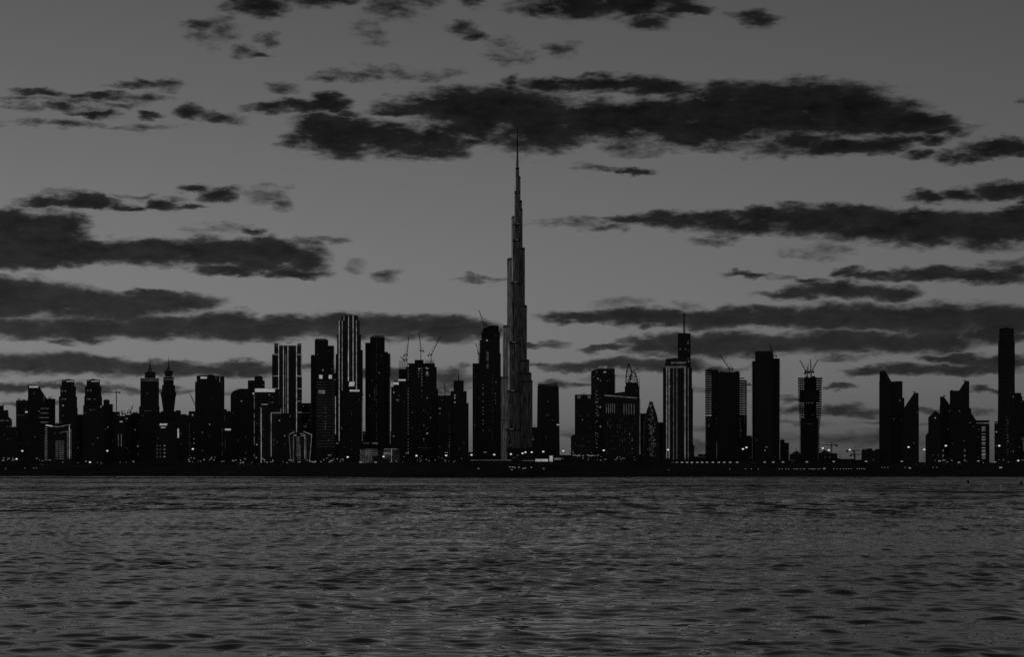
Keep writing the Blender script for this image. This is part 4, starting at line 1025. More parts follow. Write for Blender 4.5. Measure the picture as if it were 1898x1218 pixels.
b.win(1272, 1279, 630, 678, 10, 'win_dim'); b.block(1247, 1255, 663.4, 664.6, 'roof_plant'); b.done()
b = Bld('layered_low_block', 'low block of thin stacked floors right of the antenna tower', 4900, 1297, 'building')
b.tier(1286, 1309, 846, style='b', dep=30); b.tier(1294, 1309, 841.8, 846, style='', inset=3, dep=24); b.hline(1288, 1308, 847.5, .8, 'win_dim'); b.hline(1297, 1306, 843.4, .6, 'win_dim'); b.done()

# ------------------------------------------------------------------ open concrete frames under construction: every slab on its own
def slabs(b, x0, x1, ys, inset=0.0, dep=30.0, th=1.1, label=None):
    z_me = None
    for y in ys:
        a, c = (x0(y), x1(y)) if callable(x0) else (x0, x1)
        MB().box(b.X(a), b.X(c), b.D + inset, b.D + inset + dep, b.Z(y) - th / 2, b.Z(y) + th / 2).build('floor_slab', 'conc', b.root)
def posts(b, xs, y0, y1, inset=1.5, dep=25, w=1.0):
    for x in xs:
        for k in (0, dep):
            X = b.X(x); MB().box(X - w / 2, X + w / 2, b.D + inset + k - w / 2, b.D + inset + k + w / 2, b.Z(y1), b.Z(y0)).build('column', 'conc', b.root)
b = Bld('open_edge_tower', 'broad unfinished tower with open floor slabs showing at both edges', 4900, 1346)
b.tier(1331.2, 1370.6, 690, style='v', dep=44); b.tier(1318.8, 1331.3, 685.2, style='h', inset=3, dep=40); b.tier(1307.6, 1318.9, 771.5, style='h', inset=4, dep=34); b.tier(1370.5, 1384.2, 771.5, style='h', inset=4, dep=34)
slabs(b, 1307.3, 1319.2, [686 + 4.25 * i for i in range(20)], 4.6, 33, 2.7); posts(b, (1308.4, 1312.5), 686, 771.6, 5.5, 30)
slabs(b, 1370.2, 1384.4, [706 + 4.25 * i for i in range(16)], 4.6, 33, 2.5); slabs(b, 1370.2, 1380, [701], 4.6, 33); posts(b, (1375, 1382), 706, 771.6, 5.5, 30, .8)
MB().box(b.X(1375), b.X(1392), b.D + 8, b.D + 30, b.Z(714.5), b.Z(713)).build('cantilever_deck', 'conc', b.root); MB().box(b.X(1376), b.X(1391), b.D + 8, b.D + 30, b.Z(711), b.Z(710.2)).build('cantilever_deck', 'conc', b.root)
[b.mast(x, 709, 714.5, .9, 'deck_post', .9, 9) for x in (1378, 1384, 1390)]
b.block(1313, 1320, 682.2, 683, 'roof_frame'); b.mast(1316.5, 682, 685.3, 1, 'roof_mast'); b.block(1335, 1341, 688.6, 690, 'roof_plant'); b.block(1363, 1369, 687.8, 690, 'roof_plant')
b.col(1309, 772, 840, 4.3, 'win_dim', 1.3, 1.3, .8); b.col(1328.6, 820, 850, 3.2, 'win', 1.2, 1.4); b.col(1328.5, 750, 800, 7, 'win_dim', 1.2, 1.2); b.col(1372, 775, 810, 3, 'win_dim', 1.3, 1.2)
b.win(1310, 1318, 775, 800, 9, 'win', 1.3, 1.3); b.win(1371, 1383, 765, 800, 14, 'win_dim', 1.4, 1.3); b.done()
b = Bld('low_stepped_base', 'low block bridging the foot of two unfinished towers', 5000, 1388)
b.tier(1382, 1393.5, 807.8, style='h'); b.tier(1387, 1394, 809.5, style='h', inset=-3); b.win(1384, 1392, 812, 850, 4, 'win_dim'); b.done()
b = Bld('balcony_sided_tower', 'tall dark tower with lit balcony edges and a crane on its shoulder', 4850, 1420)
b.tier(1394.5, 1400.6, 669, style='b', inset=4, dep=30, step=4.6); b.tier(1400.2, 1432.3, 652, style='v', dep=44); b.tier(1432.2, 1444.8, 664.2, style='b', inset=4, dep=30, step=4.6)
b.col(1393.6, 677, 815, 4.6, 'tube_dim', 1.3, 1.5, .85); b.col(1446.2, 687, 815, 4.6, 'win_dim', 1.2, 1.2, .8); b.tier(1400.8, 1431.8, 650.8, 652, style='', inset=3, dep=30, mat='conc')
b.block(1419, 1422.5, 828.4, 829.8, 'lit_room', 'tube_dim', inset=-1, dep=1.2); b.pane('win_hi', b.X(1417.8), b.Z(835), 2, 2); b.win(1396, 1406, 810, 822, 5, 'win_dim'); b.done()
b = Bld('stepped_low_block', 'stepped low block at the right foot of the balcony-sided tower', 5000, 1454)
b.tier(1446, 1454.2, 815.3, style='h'); b.tier(1454, 1462.2, 821, style='h', inset=2); b.mast(1449.6, 811.5, 815.4, .9, 'roof_mast'); b.win(1447, 1461, 822, 850, 3, 'win_dim'); b.done()
def pitched(name, lab, px0, pk, px1, ypk, yev, D, extra=()):
    b = Bld(name, lab, D, (px0 + px1) / 2, 'building')
    b.tier(px0, px1, yev, style='', dep=44, part='wall', mat='stone')
    r = MB(); X0, X1, XP = b.X(px0 - .6), b.X(px1 + .6), b.X(pk); z0, z1 = b.Z(yev), b.Z(ypk); Y0, Y1 = D - 1, D + 45; YM = (Y0 + Y1) / 2
    r.v = [(X0, Y0, z0), (X1, Y0, z0), (X1, Y1, z0), (X0, Y1, z0), (XP, YM, z1)]; r.f = [(0, 1, 4), (1, 2, 4), (2, 3, 4), (3, 0, 4), (3, 2, 1, 0)]
    o = r.build('roof', 'stone', b.root); MB().bar((XP, YM, z1 - 1), (XP, YM, z1 + 4), .7).build('finial', 'steel', o)
    for e in extra: b.tier(*e, style='', inset=6, dep=30)
    b.win(px0 + 1, px1 - 1, yev + 2, 856, 6, 'win_dim'); b.done()
pitched('pavilion_hall', 'low hall with a pointed roof left of the slabbed unfinished tower', 1463.6, 1476.5, 1487, 835.5, 843.5, 4700)
pitched('pavilion_hall', 'low hall with a pointed roof right of the slabbed unfinished tower', 1517, 1528, 1546, 834, 843, 4700, [(1534, 1552, 840.5), (1546, 1557, 850)])

b = Bld('slabbed_tower', 'unfinished waisted tower of bare concrete floors with open bays', 4800, 1501)
Lx = lambda y: np.interp(y, [701, 745, 775, 800, 850], [1479, 1480, 1481.6, 1482.5, 1481.6]); Rx = lambda y: np.interp(y, [701, 720, 745, 775, 800, 850], [1524.2, 1522.6, 1523, 1521.5, 1518.4, 1520.6])
b.tier(1490.5, 1513.2, 699.5, style='h', inset=8, dep=26, mat='conc', part='lift_core')
slabs(b, Lx, Rx, [701.3 + 4.35 * i for i in range(36)], 0, 40, 2.1)
posts(b, (1483.8, 1487.2, 1516.4, 1519.6), 701, 760, 1.5, 36, .9); posts(b, (1484.6, 1487.6, 1514.5, 1517.2), 760, 862, 1.5, 36, .9)
b.tier(1482.6, 1518.4, 722.5, 744.4, style='', inset=1.2, dep=36, mat='glass2', part='glazed_storeys'); b.tier(1484.5, 1516.2, 775.5, 866, style='', inset=1.2, dep=36, mat='glass2', part='glazed_storeys')
for x in (1495, 1499, 1503.5, 1506.5): b.pane('win', b.X(x), b.Z(746.8), 1.6, 1.4, 1.6)
for x in (1491, 1498, 1506, 1508): b.pane('win', b.X(x), b.Z(770.5), 1.8, 1.6, 1.6)
for x in (1490, 1493, 1497.5, 1500, 1503, 1507): b.pane('win_dim', b.X(x), b.Z(786), 1.4, 1.3, 1.6)
b.pane('win', b.X(1506), b.Z(769), 2, 2, 1.6); b.block(1493, 1498, 697.5, 699.7, 'roof_plant'); b.block(1505, 1511, 697, 699.7, 'roof_plant'); b.done()

b = Bld('low_building', 'very low dark building beside the small hammerhead cranes', 4600, 1570, 'building')
b.tier(1555, 1584, 851, style='', dep=30); b.tier(1583, 1600, 852.5, style='', inset=3, dep=26); b.mast(1557.3, 836, 851, .6, 'roof_mast', .4); b.hline(1606, 1616, 857.5, .6, 'win_dim'); b.done()
b = Bld('crenellated_block', 'low block with a lumpy parapet left of the slanting dark pair', 4700, 1614, 'building')
b.tier(1597, 1631, 835, style='h', dep=34); b.block(1608, 1616.5, 831.5, 835, 'roof_plant', inset=3); [b.block(x, x + 4.5, 832.8, 835, 'roof_plant', inset=4) for x in (1598.5, 1603.5, 1622, 1626)]
b.win(1599, 1630, 838, 855, 4, 'win_dim'); b.done()

b = Bld('slant_pair_tower', 'dark tower with a slanted shoulder on its right and a flat wing', 4700, 1652)
b.shape([(1630.4, None), (1630.4, 688.2), (1641.4, 688.2), (1652, 707.2), (1652, None)], 38, 'glass2', style='v'); b.tier(1651.8, 1672.6, 707.2, style='', inset=3, dep=34, mat='glass2'); b.tier(1672.5, 1676, 737.5, style='', inset=6, dep=28, mat='glass2')
def gantry(b, px, y, w=5.5):
    m = MB(); m.bar((b.X(px), b.D + 6, b.Z(y) - .2), (b.X(px), b.D + 6, b.Z(y - 2)), 1.6); m.bar((b.X(px - w / 2), b.D + 6, b.Z(y - 2.2)), (b.X(px + w / 2), b.D + 6, b.Z(y - 2.0)), 1.4); m.build('roof_gantry', 'steel', b.root)
gantry(b, 1637.5, 688.2); b.block(1660, 1662, 705.8, 707.2, 'roof_plant'); b.block(1664, 1670, 706.4, 707.2, 'roof_plant'); b.pane('win', b.X(1668), b.Z(743), 1.8, 1.8); b.win(1632, 1672, 760, 850, 6, 'win_dim'); b.done()
b = Bld('slant_pair_tower', 'shorter dark tower whose roof slants up to the right', 4650, 1689)
b.shape([(1673.5, None), (1675.6, 756.5), (1694.2, 728.6), (1702.4, 728.6), (1702.4, None)], 38, 'glass2', style='v'); gantry(b, 1694.8, 728.6, 6.5); b.pane('win', b.X(1700), b.Z(764.5), 1.6, 1.6); b.win(1678, 1701, 770, 850, 4, 'win_dim'); b.done()
b = Bld('angular_tower', 'dark angular tower with a peaked top, lowest of the right-hand angular group', 4650, 1730)
b.shape([(1716.2, None), (1716.2, 807.5), (1720.6, 801.5), (1720.6, 774), (1733.4, 761.2), (1742.6, 768), (1742.6, None)], 36, 'glass2', style='v'); b.pane('win_hi', b.X(1733.4), b.Z(775), 2.2, 2); b.win(1722, 1741, 780, 850, 6, 'win_dim'); b.done()
b = Bld('angular_tower', 'dark tower with a left-high slanted top in the angular group', 4800, 1751)
b.shape([(1742.4, None), (1742.4, 735.4), (1749.6, 735.4), (1761.5, 752.5), (1761.5, None)], 36, 'glass2', style='v'); gantry(b, 1750, 735.8, 5); b.pane('win', b.X(1759.5), b.Z(762), 1.6, 1.6); b.win(1744, 1760, 765, 850, 5, 'win_dim'); b.done()
b = Bld('angular_tower', 'tallest of the angular dark group, peak at its right', 4700, 1784)
b.shape([(1760.8, None), (1760.8, 724.2), (1777.6, 724.2), (1788.8, 706.4), (1796.4, 706.4), (1796.4, 756), (1800, 758), (1800, 766), (1808.4, 779), (1808.4, None)], 38, 'glass2', style='v'); gantry(b, 1788, 707.4, 6); b.block(1763, 1766, 722.6, 724.2, 'roof_plant')
b.pane('win', b.X(1778.8), b.Z(762), 1.6, 1.6); b.pane('win', b.X(1797.8), b.Z(784), 4, 1.6); b.win(1763, 1806, 770, 850, 8, 'win_dim'); b.done()
b = Bld('ladder_lit_block', 'pale-ledged block with a ladder of bright stair windows', 4900, 1822, 'building')
b.tier(1808.6, 1832.5, 779.6, style='', dep=34); b.tier(1832.4, 1833.6, 786, style='b', inset=3, dep=28); b.tier(1808, 1834.6, 779.4, 781, style='', inset=-1.5, dep=38, mat='band', part='eave'); b.hline(1809, 1834, 784.6, 1.6, 'tube_dim', 'glowing_ledge')
for i, y in enumerate((791.5, 794, 797, 799.5, 805, 810.5, 813.5, 816, 821.5, 824.5, 830.5, 835.5, 838, 841.5, 844, 847, 850)): b.hline(1820, 1826.4, y, 1.5, 'tube' if i % 3 else 'tube_dim', 'stair_window')
b.win(1810, 1818, 790, 850, 9, 'win_dim'); b.done()
b = Bld('ladder_lit_block', 'narrow half-hidden block with ledges behind the square tall tower', 5100, 1846, 'building')
b.tier(1843.5, 1856, 781.5, style='b', dep=30); b.hline(1843, 1849, 784.5, 1.4, 'tube_dim', 'glowing_ledge'); b.pane('win_hi', b.X(1847), b.Z(801), 2.6, 2.0); b.win(1844, 1849, 800, 850, 8, 'win'); b.done()
b = Bld('square_tall_tower', 'tall plain square dark tower near the right edge', 4700, 1866)
b.tier(1852.2, 1879, 608.3, 632, 'box', 32, style='', inset=4, mat='glass2'); b.tier(1850.8, 1880.2, 632, 700, 'box', 36, style='v', inset=2, mat='glass2'); taper(b, 1850.6, 1880.6, 1848.6, 1882.4, 700, 868, mat='glass2', dep=38, plan='box')
b.block(1861, 1870, 606.6, 608.3, 'roof_plant'); b.mast(1864, 605.8, 608, 1, 'roof_mast'); b.col(1868, 774, 850, 5.5, 'win', 1.6, 1.4, .7); b.col(1866, 774, 850, 5.5, 'win_dim', 1.4, 1.2, .7); b.win(1852, 1880, 640, 850, 22, 'win_dim', 1.4, 1.3); b.done()
b = Bld('cornered_block', 'stepped block cut by the right edge of the view', 4800, 1900)
b.tier(1881, 1893, 728.4, style='h', plan='box'); b.tier(1892.8, 1895, 734.5, style='h', inset=2); b.tier(1894.8, 1922, 742, style='h', inset=4); b.col(1897, 812, 836, 3, 'win', 2, 1.4); b.win(1883, 1896, 740, 850, 8, 'win_dim'); b.done()
# the blocks further back that close the gaps low down on the left
for i, (x0, x1, y, D, lab) in enumerate((
  (-30, 32, 800, 5400, 'low dark rear block filling the far left skyline gap'),
  (186, 262, 778, 5400, 'low rear block behind the balcony block and its crane'),
  (288, 332, 764.5, 5450, 'low rear block behind the two spired towers'),
  (322, 366, 776, 5500, 'low rear block behind the tall vertical sign'),
  (408, 470, 790, 5500, 'low rear block behind the quarter-round tower'),
  (556, 582, 790, 5500, 'low rear block behind the dim block'),
  (666, 745, 800, 5500, 'low rear block behind the balcony-edged tower'),
  (858, 884, 838.5, 5600, 'low rear block closing the foot of the pale gap left of the supertall'),
  (1036, 1062, 844, 5600, 'low rear block closing the foot of the pale gap beside the sloped-corner block'),
  (1090, 1126, 760, 5500, 'rear block behind the curved-top tower'))):
    b = Bld('plain_block', lab, D, (x0 + x1) / 2, 'building'); b.tier(x0, x1, y, style='h', dep=50); b.win(x0 + 1, x1 - 1, y + 3, 850, 8, 'win_dim'); b.done()

# ------------------------------------------------------------------ cranes
def lattice(m, p, q, w, n, up=(0, 0, 1), t=.42):
    """a square lattice boom from p to q"""
    p, q = np.array(p, float), np.array(q, float); d = (q - p) / np.linalg.norm(q - p)
    a = np.cross(d, (0, 1, 0)); a /= np.linalg.norm(a); b_ = np.cross(d, a)
    cs = [(a * i + b_ * j) * w / 2 for i, j in ((-1, -1), (1, -1), (1, 1), (-1, 1))]
    for c in cs: m.bar(p + c, q + c * .55, t)
    for k in range(n):
        u, v = p + (q - p) * k / n, p + (q - p) * (k + 1) / n; f0, f1 = 1 - .45 * k / n, 1 - .45 * (k + 1) / n
        for i in range(4): m.bar(u + cs[i] * f0, v + cs[(i + 1) % 4] * f1, t * .7)
def luffing_crane(label, D, px, y0, y1, tip, group='luffing cranes on the unfinished towers'):
    """mast from row y0 up to y1, jib raised to the tip"""
    X = PX(px, D); Y = D + 14; z0, z1 = PZ(y0, D), PZ(y1, D)
    r = thing('tower_crane', label, 'crane', (X, Y, z0), group)
    m = MB(); lattice(m, (X, Y, z0 - .3), (X, Y, z1), 2.0, max(2, int((z1 - z0) / 3))); m.build('mast', 'steel', r)
    s_ = 1 if tip[0] < px else -1
    MB().box(X - 1.6, X + 1.6, Y - 1.6, Y + 1.6, z1, z1 + 1.2).build('slewing_deck', 'steel', r)
    MB().box(X - 1.1 - 1.8 * s_, X + 1.1 - 1.8 * s_, Y - 2.4, Y - .8, z1 + 1.2, z1 + 3.4).build('cab', 'steel', r)
    q = (PX(tip[0], D), Y, PZ(tip[1], D))
    m = MB(); lattice(m, (X, Y, z1 + 1.3), q, 1.6, 12, t=.5); j = m.build('jib', 'steel', r)
    m = MB(); m.bar((X, Y, z1 + 1), (X + 7 * s_, Y, z1 + 1.6), 1.2); m.bar((X + 1.5 * s_, Y, z1 + 1), (X + 3.0 * s_, Y, z1 + 8), .6); m.bar((X + 3.0 * s_, Y, z1 + 8), (X + 7 * s_, Y, z1 + 1.6), .4); c = m.build('counter_jib', 'steel', r)
    MB().box(X + 5.6 * s_ - 1.5, X + 5.6 * s_ + 1.5, Y - 1.4, Y + 1.4, z1 - 1.2, z1 + 1.0).build('counterweight', 'conc', c)
    MB().bar((X + 3.0 * s_, Y, z1 + 8), tuple(np.array((X, Y, z1 + 1.3)) + .8 * (np.array(q) - np.array((X, Y, z1 + 1.3)))), .28).build('tie_rope', 'steel', r)
def hammer_crane(label, D, px, y1, x0, x1, y0=None):
    X = PX(px, D); Y = D; z0 = GZ - .3 if y0 is None else PZ(y0, D); z1 = PZ(y1, D)
    r = thing('tower_crane', label, 'crane', (X, Y, z0), 'hammerhead cranes beyond the roofs')
    m = MB(); lattice(m, (X, Y, z0), (X, Y, z1), 2.2, max(4, int((z1 - z0) / 3.5)), t=.5); m.bar((X, Y, z1), (X, Y, z1 + 5.5), .8); m.build('mast', 'steel', r)
    m = MB(); lattice(m, (X, Y, z1 + .6), (PX(x0, D), Y, z1 + .9), 1.5, 12, t=.45); m.bar((X, Y, z1 + 5.4), (PX(x0 + (px - x0) * .3, D), Y, z1 + 1), .35); m.build('jib', 'steel', r)
    m = MB(); lattice(m, (X, Y, z1 + .6), (PX(x1, D), Y, z1 + .4), 1.5, 5, t=.5); m.bar((X, Y, z1 + 5.4), (PX(x1, D), Y, z1 + 1), .35); c = m.build('counter_jib', 'steel', r)
    MB().box(PX(x1, D) - 2, PX(x1, D) + 2, Y - 1.2, Y + 1.2, z1 - 2.2, z1 + .6).build('counterweight', 'conc', c)
    MB().box(X - 2.6, X - .9, Y - 1, Y + 1, z1 - 2.4, z1).build('cab', 'steel', r)
hammer_crane('small hammerhead crane rising behind the balcony block', 5000, 215.8, 727.5, 191, 221.5)
luffing_crane('short crane jib leaning over the low roofs left of the first spired tower', 5100, 225, 771, 768, (223, 760.5))
luffing_crane('thin raised crane jib just left of the first spired tower', 5100, 239.5, 768, 765.5, (244.3, 751))
luffing_crane('lone crane jib leaning left against the broad dark tower', 5200, 362.5, 763, 756, (350.3, 729.8))
luffing_crane('leftmost crane on the scaffolded tower, jib nearly upright', 5000, 753.4, 670, 659, (757.4, 623))
luffing_crane('middle crane on the scaffolded tower, tallest upright jib', 5000, 779.6, 667, 651, (776.3, 615))
luffing_crane('rightmost crane on the scaffolded tower, jib leaning right', 5000, 798.5, 672, 659, (816.6, 621.5))
luffing_crane('small crane behind the scaffold of the crane tower, jib leaning left', 5060, 748.5, 671, 667, (741, 660.5))
luffing_crane('tiny crane on the annex between scaffolded tower and small spire', 5000, 825, 733, 724.5, (822, 709))
luffing_crane('crane on the curved crown with a tall left-leaning jib', 5300, 897.2, 611, 602.5, (887.6, 574.5))
luffing_crane('crane clamped to the side of the curved-crown tower', 5300, 886.8, 674, 656, (881.2, 634))
luffing_crane('crane on the broad open-edged tower, jib leaning left', 4900, 1353.3, 690.5, 684, (1334.6, 656.8))
luffing_crane('crane on the shoulder of the balcony-sided tower', 4850, 1434.8, 664.5, 660.5, (1427.8, 636.5))
luffing_crane('left-leaning crane on the slabbed unfinished tower', 4800, 1495.6, 700, 690, (1484, 666.8))
luffing_crane('short steep crane at the middle of the slabbed tower roof', 4830, 1498.4, 700, 692, (1499.6, 674))
luffing_crane('upright crane jib on the slabbed unfinished tower', 4860, 1504.4, 700, 690, (1504, 665))
luffing_crane('right-leaning crane on the slabbed unfinished tower', 4800, 1505.6, 700, 691, (1518, 665.4))
hammer_crane('small hammerhead crane right of the slabbed unfinished tower', 4500, 1541.4, 825.8, 1521, 1551)
hammer_crane('upper of two small cranes left of the lumpy-parapet block', 4550, 1583.4, 836, 1596.5, 1570)
hammer_crane('lower of two small cranes left of the lumpy-parapet block', 4450, 1584.6, 843.5, 1596, 1577.5)

# ------------------------------------------------------------------ lamps and small things along the shore
def mast_lamp(label, px, py, D=2600, heads=2, group='tall lamp masts along the far shore', size=1.0, gz=None):
    X, Z = PX(px, D), PZ(py, D); z0 = GZ - .3 if gz is None else gz
    r = thing('lamp_mast', label, 'lamp', (X, D, z0), group)
    MB().bar((X, D, z0), (X, D, Z + .3), .34, 6, .18).build('pole', 'steel', r)
    for i in range(heads):
        q = (i - (heads - 1) / 2) * 1.0 * size
        h_ = MB().box(X + q - .45 * size, X + q + .45 * size, D - .45 * size, D + .35 * size, Z + .55 * size, Z + .85 * size).build('lamp_head', 'steel', r)
        MB().poly_prism([(X + q + .5 * size * cos(t), D - .5 * size + .5 * size * sin(t)) for t in np.linspace(0, 2 * pi, 9)[:-1]], Z - .75 * size, Z + .55 * size).build('lamp_glass', 'lamp', h_)
    MB().bar((X - heads * .5 * size, D, Z + .7 * size), (X + heads * .5 * size, D, Z + .7 * size), .16).build('crossarm', 'steel', r)
for px, py, lab in (
  (41.5, 836, 'tall lamp mast before the low dark block, far left'), (31, 851, 'brightest low lamp mast at the far left'), (199, 836, 'tall lamp mast before the broad dark block'),
  (167, 857, 'low bright lamp mast right of the outlined building'), (357.5, 832.5, 'lamp mast before the dotted block'), (644.5, 847.5, 'lamp mast before the slab with the slanted logo'),
  (711, 846.5, 'lamp mast before the glowing lattice hall'), (772, 845, 'lamp mast before the scaffolded tower'), (827, 844.5, 'lamp mast before the unfinished annex'), (874, 843.5, 'lamp mast at the pale gap left of the supertall'),
  (916, 843, 'lamp mast at the left foot of the supertall'), (947, 842, 'lamp mast before the middle of the supertall'), (968.5, 840.5, 'brighter of two lamp masts close together under the supertall'), (974, 838.5, 'dimmer of two lamp masts close together under the supertall'),
  (985.5, 838.5, 'lamp mast at the right foot of the supertall'), (1007, 837.5, 'lamp mast before the lattice-topped tower'), (1044, 836, 'lamp mast in the pale gap right of the lattice-topped tower'), (1119, 835, 'lamp mast before the rounded tower'),
  (1238, 834, 'lamp mast before the antenna striped tower'), (1377, 832.5, 'lower of two lamp masts between the unfinished towers'), (1383.5, 829.6, 'higher of two lamp masts between the unfinished towers'),
  (1525, 831, 'lamp mast at the right foot of the slabbed tower'), (1536, 834.5, 'lamp mast before the right pointed-roof hall'), (1575, 834, 'lamp mast in open sky left of the small cranes'), (1684, 829, 'lamp mast before the shorter slanting tower'),
  (1713, 833.5, 'lamp mast in the narrow pale gap of the angular towers'), (1753, 826.5, 'lamp mast before the angular towers'), (1852, 826.5, 'lamp mast before the tall square tower'), (1887, 854, 'lamp mast at the right edge')):
    mast_lamp(lab, px, py)
for i, (px, py, lab) in enumerate(((611, 844, 'paired small lamps before the slatted building'), (755, 840.3, 'paired small lamps before the two-sign block'), (827.6, 839.3, 'paired small lamps above the annex lamp mast'), (899, 838.5, 'paired small lamps before the curved-crown tower'))):
    D = 2900
    r = thing('twin_lamp', lab, 'lamp', (PX(px, D), D, GZ - .3), 'paired lamps along the far road')
    MB().bar((PX(px, D), D, GZ - .3), (PX(px, D), D, PZ(py - .6, D)), .4, 6, .25).build('pole', 'steel', r)
    for s_ in (-1.7, 1.7):
        a = MB().bar((PX(px, D), D, PZ(py - .6, D)), (PX(px + s_, D), D, PZ(py - .4, D)), .22).build('arm', 'steel', r)
        MB().box(PX(px + s_, D) - .55, PX(px + s_, D) + .55, D - .5, D + .3, PZ(py, D) - .5, PZ(py, D) + .3).build('lamp_glass', 'lamp_sm', a)
# low lamps: one built, the rest copied
def low_lamp():
    r = bpy.data.objects.new('road_lamp', None); C.objects.link(r)
    p = MB().bar((0, 0, -1.2), (0, 0, 4.4), .3, 6, .18).build('pole', 'steel', r)
    a = MB().bar((0, 0, 4.3), (.9, 0, 4.6), .2).build('arm', 'steel', r)
    h_ = MB().box(.2, 1.5, -.3, .3, 4.45, 4.75).build('lamp_head', 'steel', r)
    MB().box(-.35, 1.35, -.55, -.3, 3.75, 4.45).build('lamp_glass', 'lamp_sm', h_)
    return r
proto = low_lamp(); used = [False]
def copy_tree(o, parent=None):
    c = o.copy(); C.objects.link(c); c.parent = parent
    for ch in o.children: copy_tree(ch, c)
    return c
def road_lamp(px, py, D, label, group, s=1.0):
    o = proto if not used[0] else copy_tree(proto); used[0] = True
    o.location = (PX(px, D), D, PZ(py, D) - 4.1 * s); o.scale = (s, s, s); tag(o, label, 'lamp', group)
for i, px in enumerate((1199, 1206, 1213, 1221, 1229, 1237, 1245, 1253, 1263, 1272, 1281, 1291, 1300, 1309, 1320, 1331, 1341, 1352, 1365)):
    road_lamp(px, 860 - 2.5 * min(1, i / 8), 1640, 'road lamp in the even row on the bank below the antenna tower', 'even row of road lamps on the bank', .9)
for px, py, lab in ((1416, 857, 'low lamp below the balcony-sided tower'), (1432, 857, 'small low lamp right of the balcony-sided tower lamp'), (1450, 857, 'low lamp below the stepped low block'), (1494, 856.6, 'low lamp below the slabbed tower'), (1544, 856, 'low lamp below the right pointed-roof hall'),
   (1604, 855.6, 'low lamp below the lumpy-parapet block'), (1670, 855.6, 'low lamp below the slanting dark pair'), (1740, 855, 'low lamp left of the first lit pavilion turret'), (1776, 857.5, 'low lamp between the two lit pavilion turrets'), (1812, 855, 'low lamp below the ladder-lit block'), (1843, 857, 'low lamp below the tall square tower')):
    road_lamp(px, py, 1650, lab, 'low lamps on the right bank', .9)
for px in (553, 581, 610, 639, 667, 695, 723): road_lamp(px, 857.3, 1650, 'evenly spaced flat road lamp between the light-drawn gate and the lattice hall', 'evenly spaced flat road lamps', .95)
rg = random.Random(21)
def dots(x0, x1, y0, y1, n, label, group, s=(.35, .7), D=(1660, 2300)):
    for i in range(n): road_lamp(rg.uniform(x0, x1), rg.uniform(y0, y1), rg.uniform(*D), label, group, rg.uniform(*s))
dots(0, 30, 849, 855, 12, 'small lamp in the cluster at the far left shore', 'lamp cluster at the far left')
dots(66, 120, 849, 858, 6, 'small lamp at the foot of the outlined building', 'lamps below the outlined building')
dots(136, 262, 855, 859, 9, 'small lamp along the shore below the twin stepped towers', 'lamps below the twin stepped towers')
dots(272, 345, 855, 859, 9, 'small lamp below the two spired towers', 'lamps below the spired towers', (.6, 1.0))
dots(345, 430, 848, 858, 20, 'small lamp below the broad dark tower', 'lamps below the broad dark tower')
dots(430, 510, 848, 859, 24, 'small lamp below the white-parapet building', 'lamps below the white-parapet building')
dots(518, 600, 853, 859, 14, 'small lamp around the light-drawn gate building', 'lamps around the light-drawn gate')
dots(596, 640, 849, 858, 12, 'small lamp below the slatted building', 'lamps below the slatted building')
dots(730, 860, 846, 858, 22, 'small lamp below the scaffolded tower and annex', 'lamps below the scaffolded tower', (.3, .55))
dots(1062, 1112, 843.5, 845.5, 16, 'small lamp in the bright row below the sloped-corner block', 'bright lamp row below the sloped-corner block', (.45, .7))
dots(1066, 1190, 846, 854, 22, 'small lamp below the slab with the slanting eave', 'lamps below the slanting-eave slab', (.3, .5))
dots(1700, 1898, 852, 858, 14, 'small lamp below the angular towers and square tower', 'lamps below the right-hand towers', (.35, .6))
def slope_lamp(px, py, label, group, s=.35):
    D = float(shore_y(PX(px, 1520))) + 19; road_lamp(px, py, D, label, group, s)
for px in (1352, 1381, 1392, 1405, 1444, 1449, 1456, 1461, 1471, 1475, 1478, 1483, 1488, 1491, 1499, 1503, 1505, 1507, 1510, 1515, 1519): slope_lamp(px, 869.6, 'tiny light on the dark slope below the two unfinished towers', 'tiny lights on the right slope')
for px in (1526, 1545, 1551, 1557, 1563, 1568, 1572, 1577, 1588, 1592, 1596, 1600, 1603, 1634, 1639, 1645, 1677, 1685, 1729, 1736): slope_lamp(px, 869.3 if px < 1620 else 866.8, 'tiny light on the dark slope below the low roofs and slanting pair', 'tiny lights on the far right slope')
slope_lamp(1526.5, 869, 'brightest tiny light on the slope right of the slabbed tower', 'bright slope lights', .8); slope_lamp(1685, 868, 'bright tiny light on the slope below the shorter slanting tower', 'bright slope lights', .8); slope_lamp(1853, 867, 'bright upright light on the slope below the square tower', 'bright slope lights', 1.0)
for px, py in ((944, 866), (949, 866), (953, 867), (948, 871), (961, 867), (969, 869), (973, 868), (984, 866.5), (1007, 869), (886, 869), (893, 872)): slope_lamp(px, py, 'tiny light on the dark slope below the supertall tower', 'tiny lights on the middle slope', .5)
for px, py in ((10, 869), (46, 868), (62, 868), (67, 868), (44, 872)): slope_lamp(px, py, 'tiny light low on the bank at the far left', 'tiny lights on the left slope', .4)
slope_lamp(1238, 872, 'single light low on the bank below the antenna striped tower', 'bright slope lights', .7)

